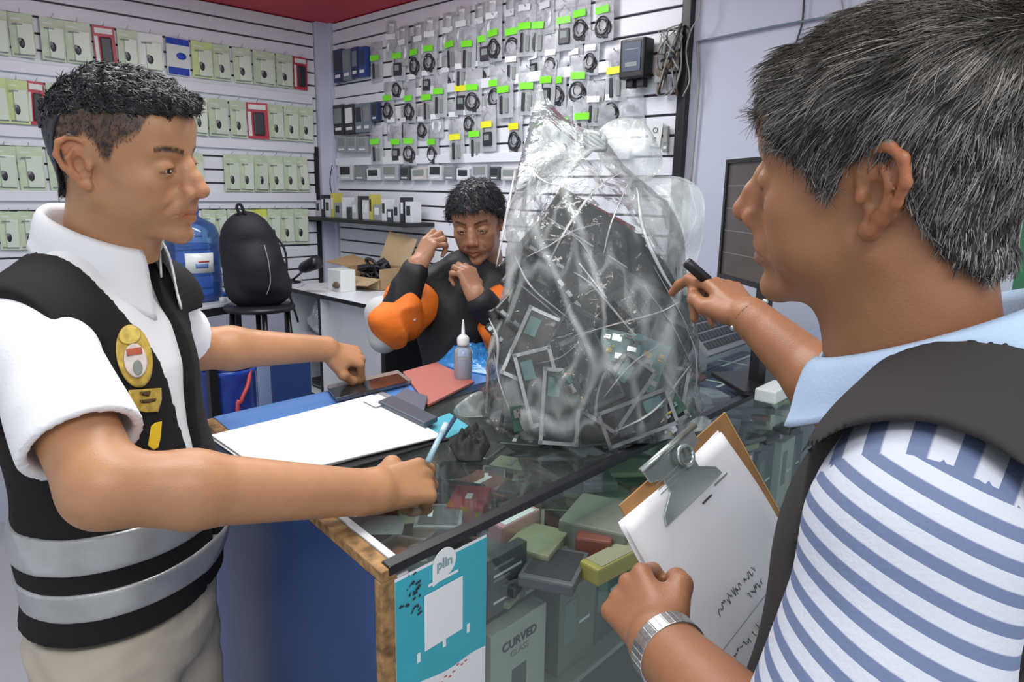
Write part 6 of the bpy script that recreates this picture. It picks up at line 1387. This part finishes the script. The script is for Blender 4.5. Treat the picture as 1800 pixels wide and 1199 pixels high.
for i in range(7): b.box((rr.uniform(-.07, .07), rr.uniform(.05, .11), rr.uniform(-.14, -.04)), (rr.uniform(.04, .07), rr.uniform(.03, .05), .04), m_dark, ch=.006, R=rotm((0, .5, 1), rr.uniform(0, 3)))
obj('black_cables', b, None, t)
# small white box with a brown item, left of the cardboard box
q = G(588, 512, HD); Mw = FR((q[0], q[1], HD), fd, K3); t = thing('white_gadget_box', 'white gadget box with a brown round part on the desk before the cardboard box', 'box', M=Mw)
b = MB(); b.T = Mw; b.b2((-.055, 0, -.08), (.055, .10, 0), m_cardw, ch=.003); obj('carton', b, None, t); b = MB(); b.T = Mw; b.sphere((.02, .03, .003), (.028, .016, .012), m_brown, 14); b.sphere((.01, .034, .006), (.012, .008, .010), m_yel2, 10) if 'm_yel2' in globals() else None; obj('round_part', b, None, t)
# black desk lamp / inspection arm
q = G(515, 497, HD); t = thing('inspection_lamp', 'small black bent-arm lamp at the corner end of the desk', 'lamp', loc=q); hq = P(545, 466, 3.15); tip = P(570, 455, 3.1)
b = MB(); b.lathe([(.04, 0), (.04, .008), (.01, .012), (.01, .02)], 20, m_black, c=q); obj('base', b, None, t)
b = MB(); b.tube(cr([q+K3*.015, q+K3*.03+fd*.03, hq], 6), .006, 8, m_black); obj('arm', b, None, t); b = MB(); dd_ = nrm(tip-hq); b.tube([hq-dd_*.06, hq-dd_*.04, hq+dd_*.05, hq+dd_*.06], [.018, .026, .032, .02], 16, m_black); obj('lamp_head', b, None, t)
b = MB(); b.tube(cr([G(505, 500, HD+.004), G(520, 492, HD+.004), G(535, 498, HD+.004), G(520, 506, HD+.004)], 6), .004, 6, m_wlab); tag(obj('charging_cable', b), 'white cable curled on the desk under the black lamp', 'cable')
# roll of grey cable at the wall behind the youth
q = G(700, 505, HD+.0); c = np.array([q[0], q[1], HD+.10])-dw*.12; t = thing('cable_roll', 'coil of grey cable stood on the desk beside the cardboard box', 'cable', loc=(c[0], c[1], HD))
for k in range(6):
    b = MB(); r_ = .055+.006*k; b.tube([c+K3*(-.02+r_*math.sin(a))+fd*(r_*math.cos(a))+dw*(.004*k+.006*math.sin(3*a)) for a in np.linspace(0, 2*PI, 30)], .005, 6, m_wire if k % 2 else m_gray); obj('coil_turn', b, None, t)
# stuff in the shelves
m_clearbag = film('clear_bag', (1, 1, 1), op=.4, rough=.15, gloss=1, bump=.6, bscale=25)
c = toW(MD, (.17, .80, -.12)); t = thing('bag_of_parts', 'clear bag of small parts on the top shelf of the desk', 'bag', loc=c)
b = MB(); 
def blob(u, v):
    a = 2*PI*u; r = (math.sin(PI*min(.97, .08+v*.9)))**.6; p = np.array([.12*r*math.cos(a), .07*r*math.sin(a), .17*v+.002]); return c+(fd*p[0]+dw*p[1]+K3*p[2])*(1+.12*float(vnoise(p[None]*1.0, 40, 5)[0]))
b.grid(blob, 36, 20, m_clearbag); obj('bag', b, None, t)
for i in range(8):
    b = MB(); b.box(c+fd*rng.uniform(-.07, .07)+dw*rng.uniform(-.03, .03)+K3*rng.uniform(.02, .10), (.04, .03, .03), [m_wlab, m_gray, m_brown, m_slate][i % 4], ch=.004, R=rotm((1, 1, 0), rng.uniform(0, 3))); obj('part_inside', b, None, t)
Mb_ = MD.copy(); Mb_[:3, 3] = toW(MD, (.21, .55, -.05)); t = thing('router', 'flat black device on the middle shelf of the desk', 'device', M=Mb_); b = MB(); b.T = Mb_; b.b2((-.07, 0, -.12), (.09, .045, 0), m_black, ch=.006); obj('housing', b, None, t); b = MB(); b.T = Mb_; b.b2((-.05, .012, 0), (.05, .016, .001), m_gray); obj('front_strip', b, None, t)
# ---------------------------------------------------------------- small table with the water jug
q = G(348, 530, 1.0); HT = 1.0
e1 = G(430, 528, HT); tf = nrm(e1-G(300, 548, HT)); tf[2] = 0; tf = nrm(tf); MTb = FR(np.array([e1[0], e1[1], 0]), tf, K3)
if np.dot(MTb[:3, 2], CAM-e1) < 0: pass
t = thing('jug_table', 'small white topped table with black frame holding the water jug', 'table', M=MTb)
def tpart(nm, lo, hi, m): b = MB(); b.T = MTb; b.b2(lo, hi, m); return obj(nm, b, None, t, bevel=.002)
tpart('table_top', (-.52, HT-.014, -.38), (.0, HT, .0), m_white); tpart('frame_rail', (-.52, HT-.05, -.38), (0, HT-.0145, -.01), m_black)
for x in (-.515, -.04):
    for z in (-.375, -.045): tpart('leg', (x, 0, z), (x+.03, HT-.05, z+.03), m_black)
m_jug = film('jug_plastic', (.50, .66, .92), op=.20, rough=.06, gloss=.9, bump=0, body=(.12, .26, .65)); m_jugcap = mat('jug_cap', (.03, .12, .55), .35); m_water = film('jug_water', (.55, .7, .92), op=.12, rough=.05, gloss=.4, bump=0, body=(.15, .35, .7))
jb = G(346, 527, HT+.001); js = 1.0; t = thing('water_jug', 'large clear blue water jug with blue cap and white label standing on the table', 'water jug', loc=jb)
pr = [(.085, 0), (.108, .006), (.112, .03), (.108, .05), (.112, .07), (.112, .12), (.108, .135), (.112, .15), (.112, .21), (.108, .225), (.112, .24), (.111, .29), (.095, .33), (.055, .355), (.034, .365), (.031, .38), (.031, .40)]
b = MB(); b.lathe(pr, 48, m_jug, c=jb); obj('jug_body', b, None, t); b = MB(); b.lathe([(r*.94, z+.004) for r, z in pr[:11]], 40, m_water, c=jb); obj('water', b, None, t)
b = MB(); b.lathe([(.030, .375), (.035, .38), (.035, .43), (.028, .435), (.026, .445), (.0, .446)], 28, m_jugcap, c=jb); obj('jug_cap', b, None, t)
am = math.atan2(CAM[1]-jb[1], CAM[0]-jb[0]); b = MB(); b.grid(lambda u, v: jb+np.array([.1145*math.cos(am-.30+1.05*u), .1145*math.sin(am-.30+1.05*u), .13+.085*v]), 16, 2, m_cardw); obj('paper_label', b, None, t, solid=.001)
b = MB(); b.grid(lambda u, v: jb+np.array([.1155*math.cos(am+.05+.45*u), .1155*math.sin(am+.05+.45*u), .15+.02*v]), 8, 2, mat('label_blue', (.12, .22, .5), .4)); b.grid(lambda u, v: jb+np.array([.1155*math.cos(am+.15+.4*u), .1155*math.sin(am+.15+.4*u), .175+.006*v]), 8, 1, m_redb if 'm_redb' in globals() else m_red); obj('label_print', b, None, t, solid=.0008)
for (px, py, r_, m, lab) in ((396, 521, .018, m_jugcap, 'blue cap lying right of the water jug'), (392, 531, .014, m_cap if 'm_cap' in globals() else m_cardw, 'white spigot piece at the table edge by the jug')):
    q = G(px, py, HT+.001); b = MB(); b.lathe([(r_, 0), (r_, .018), (r_*.7, .022), (0, .022)], 18, m, c=q); tag(obj('loose_cap', b), lab, 'cap')
# stool with the backpack
sc_ = P(449, 538, 2.92); HS = sc_[2]; t = thing('bar_stool', 'tall stool with thin black legs under the black backpack', 'stool', loc=(sc_[0], sc_[1]+.02, 0))
b = MB(); b.lathe([(.0, HS-.022), (.14, HS-.022), (.145, HS-.012), (.14, HS-.002), (0, HS-.002)], 28, m_black, c=(sc_[0], sc_[1]+.05, 0)); obj('seat', b, None, t)
for a in (.4, 2.0, 3.6, 5.2): b = MB(); b.tube([(sc_[0]+.11*math.cos(a), sc_[1]+.05+.11*math.sin(a), HS-.02), (sc_[0]+.17*math.cos(a), sc_[1]+.05+.17*math.sin(a), 0)], .011, 10, m_black); obj('leg', b, None, t)
b = MB(); b.tube([(sc_[0]+.150*math.cos(a), sc_[1]+.05+.150*math.sin(a), .32) for a in np.linspace(0, 2*PI, 33)], .007, 8, m_black); obj('foot_ring', b, None, t)
m_pack = mat('backpack_cloth', (.007, .007, .013), .7, bump=.3, bscale=120)
t = thing('backpack', 'black backpack with top loop and front zip propped on the tall stool', 'backpack', loc=sc_)
Rb = np.stack([nrm(np.cross(nrm([-sc_[0]*-1, sc_[1], 0])*-1, K3)), -nrm([sc_[0], sc_[1], 0]), K3], 1); Rb[:, 0] = np.cross(Rb[:, 1], K3)*-1
MBp = np.eye(4); MBp[:3, :3] = Rb @ rotm((0, 1, 0), -.10); MBp[:3, 3] = sc_+np.array([0, .06, 0])
F = Field((-.2, -.2, -.02), (.2, .2, .45), .006); F.cap((.0, .0, .10), (-.005, .0, .27), .105, .095, .0, sq=((0, 1, 0), .75)); F.cap((-.045, .0, .055), (.07, 0, .055), .055, .055, .05, sq=((0, 1, 0), 1.2)); F.cap((-.06, .0, .08), (-.06, 0, .24), .065, .06, .04); F.cap((.06, .0, .08), (.045, 0, .25), .070, .06, .04); F.ell((-.01, 0, .31), (.085, .07, .07), .04); F.ell((.01, .06, .15), (.085, .05, .12), .02)
F.fn(lambda q: .004*vnoise(q, 40, 3)); V, Q = relax(*F.mesh(), 3); fast_mesh('pack_body', [(to_world(V, MBp), Q)], t, mats=[m_pack])
b = MB(); b.T = MBp; b.tube(cr([(-.02, .03, .365), (-.028, .04, .41), (-.012, .04, .415), (.0, .03, .37)], 6), .006, 8, m_pack); obj('top_loop', b, None, t)
b = MB(); b.T = MBp; b.tube(cr([(.052, .093, .25), (.058, .108, .18), (.052, .112, .10), (.03, .108, .05)], 6), .0022, 6, m_gray); obj('zip', b, None, t)
b = MB(); b.T = MBp; b.tube(cr([(.05, -.03, .33), (.13, -.02, .22), (.12, -.0, .06), (.14, 0, -.10)], 6), .012, 8, m_pack, flat=.4); obj('shoulder_strap', b, None, t)
# things standing under and beside the table
q = P(404, 730, 2.5); t = thing('blue_tub', 'deep blue plastic tub standing on the floor below the table', 'tub', loc=(q[0], q[1], 0)); m_tub = mat('blue_tub', (.02, .06, .36), .25, noise=.2, nscale=25)
b = MB(); b.lathe([(.075, 0), (.085, .02), (.09, .45), (.095, .86), (.10, .865), (.10, .88), (.09, .885)], 36, m_tub, c=(q[0], q[1], 0)); obj('tub_wall', b, None, t); b = MB(); b.lathe([(.101, .885), (.101, .898), (.07, .91), (0, .91)], 36, m_tub, c=(q[0], q[1], 0)); obj('lid', b, None, t)
q = P(470, 760, 2.75); Mq = FR((q[0], q[1], 0), fd, K3); t = thing('blue_drawer_unit', 'dark blue case with a pale blue panel standing beside the desk', 'case', M=Mq); b = MB(); b.T = Mq; b.b2((-.07, 0, -.16), (.07, .92, 0), mat('navy_case', (.03, .06, .20), .4), ch=.004); obj('case_body', b, None, t); b = MB(); b.T = Mq; b.b2((-.052, .62, 0), (.055, .89, .004), mat('pale_blue_panel', (.30, .40, .62), .3), ch=.001); obj('front_panel', b, None, t)
b = MB(); b.tube(cr([P(440, 640, 2.45), P(436, 675, 2.42), P(424, 705, 2.4), P(418, 745, 2.4), P(420, 830, 2.4)*[1, 1, .0]+[0, 0, .01]], 6), .007, 8, mat('red_cord', (.5, .06, .07), .4)); tag(obj('power_cable', b), 'red cable hanging in front of the deep blue tub', 'cable')
q = P(338, 740, 2.35)
for i, (dx, mm, lab) in enumerate(((0, m_gray, 'grey upright panel leaning left of the deep blue tub'), (.05, m_black, 'black upright panel leaning beside the grey one'))):
    Mq = FR((q[0]+dx, q[1]+.03*i, 0), fd, K3); b = MB(); b.T = Mq; b.b2((-.018, 0, -.03), (.014, .93, 0), mm, ch=.003); tag(obj('upright_panel', b), lab, 'panel')
# ---------------------------------------------------------------- black framed screen and small things at the far end of the counter
A = P(1266, 480, 1.95); B_ = P(1430, 560, 1.50); zt = P(1270, 289, 1.95)[2]; B_[2] = A[2]; Ms = FR(A, B_-A, K3); wS = np.linalg.norm(B_-A); hS = zt-A[2]
if np.dot(Ms[:3, 2], CAM-A) < 0: Ms[:3, 2] *= -1
t = thing('display_screen', 'black framed brownish screen standing behind the face of the man in the striped polo', 'screen', M=FR(A, B_-A, K3))
m_scrb = mat('brown_screen', (.095, .080, .075), .22, noise=.15, nscale=6)
b = MB(); b.T = Ms; b.b2((0, 0, -.02), (wS, hS, .0), m_scrb); obj('screen_glass', b, None, t)
b = MB(); b.T = Ms
for lo, hi in (((-.006, -.012, -.025), (wS, .0, .006)), ((-.006, hS, -.025), (wS, hS+.010, .006)), ((-.006, -.012, -.025), (.006, hS+.01, .006)), ((wS-.004, -.012, -.025), (wS+.01, hS+.01, .006))): b.b2(lo, hi, m_black)
obj('frame', b, None, t); b = MB(); b.T = Ms; 
for k in range(1, 5): b.b2((.006, hS*k/5, 0), (wS-.004, hS*k/5+.0015, .0006), m_gray)
obj('tile_reflection_lines', b, None, t)  # reflected tiles drawn as thin grey lines on the screen
b = MB(); b.T = Ms; b.b2((wS*.45, -(A[2]-HC), -.02), (wS*.55, -.012, .0), m_black); b.b2((wS*.3, -(A[2]-HC), -.09), (wS*.7, -(A[2]-HC)+.012, .07), m_black, ch=.003); obj('stand', b, None, t)
for i, (x, y, s_, m, lab) in enumerate(((1395, 565, .05, m_blackmat, 'black lump of cloth on the counter under the screen'), (1352, 545, .045, m_cardw, 'white crumpled slip on the counter under the screen'), (1432, 600, .06, mat('bluish_plastic', (.36, .42, .55), .4), 'bluish white plastic piece behind the forearm with the beads'))):
    F = Field((-.1, -.1, -.02), (.1, .1, .1), .004); F.ell((0, 0, .02), (s_, s_*.7, .03), 0); F.ell((.02, .01, .035), (s_*.6, s_*.5, .03), .01); F.fn(lambda q: .012*(np.abs(vnoise(q, 60, i))-.4)); V, Q = F.mesh(); q = G(x, y+14, HC); V = V+q; V[:, 2] = np.maximum(V[:, 2], HC+.001)
    o = thing('crumpled_piece', lab, 'wrapper', loc=q); fast_mesh('sheet', [(V, Q)], o, mats=[m])
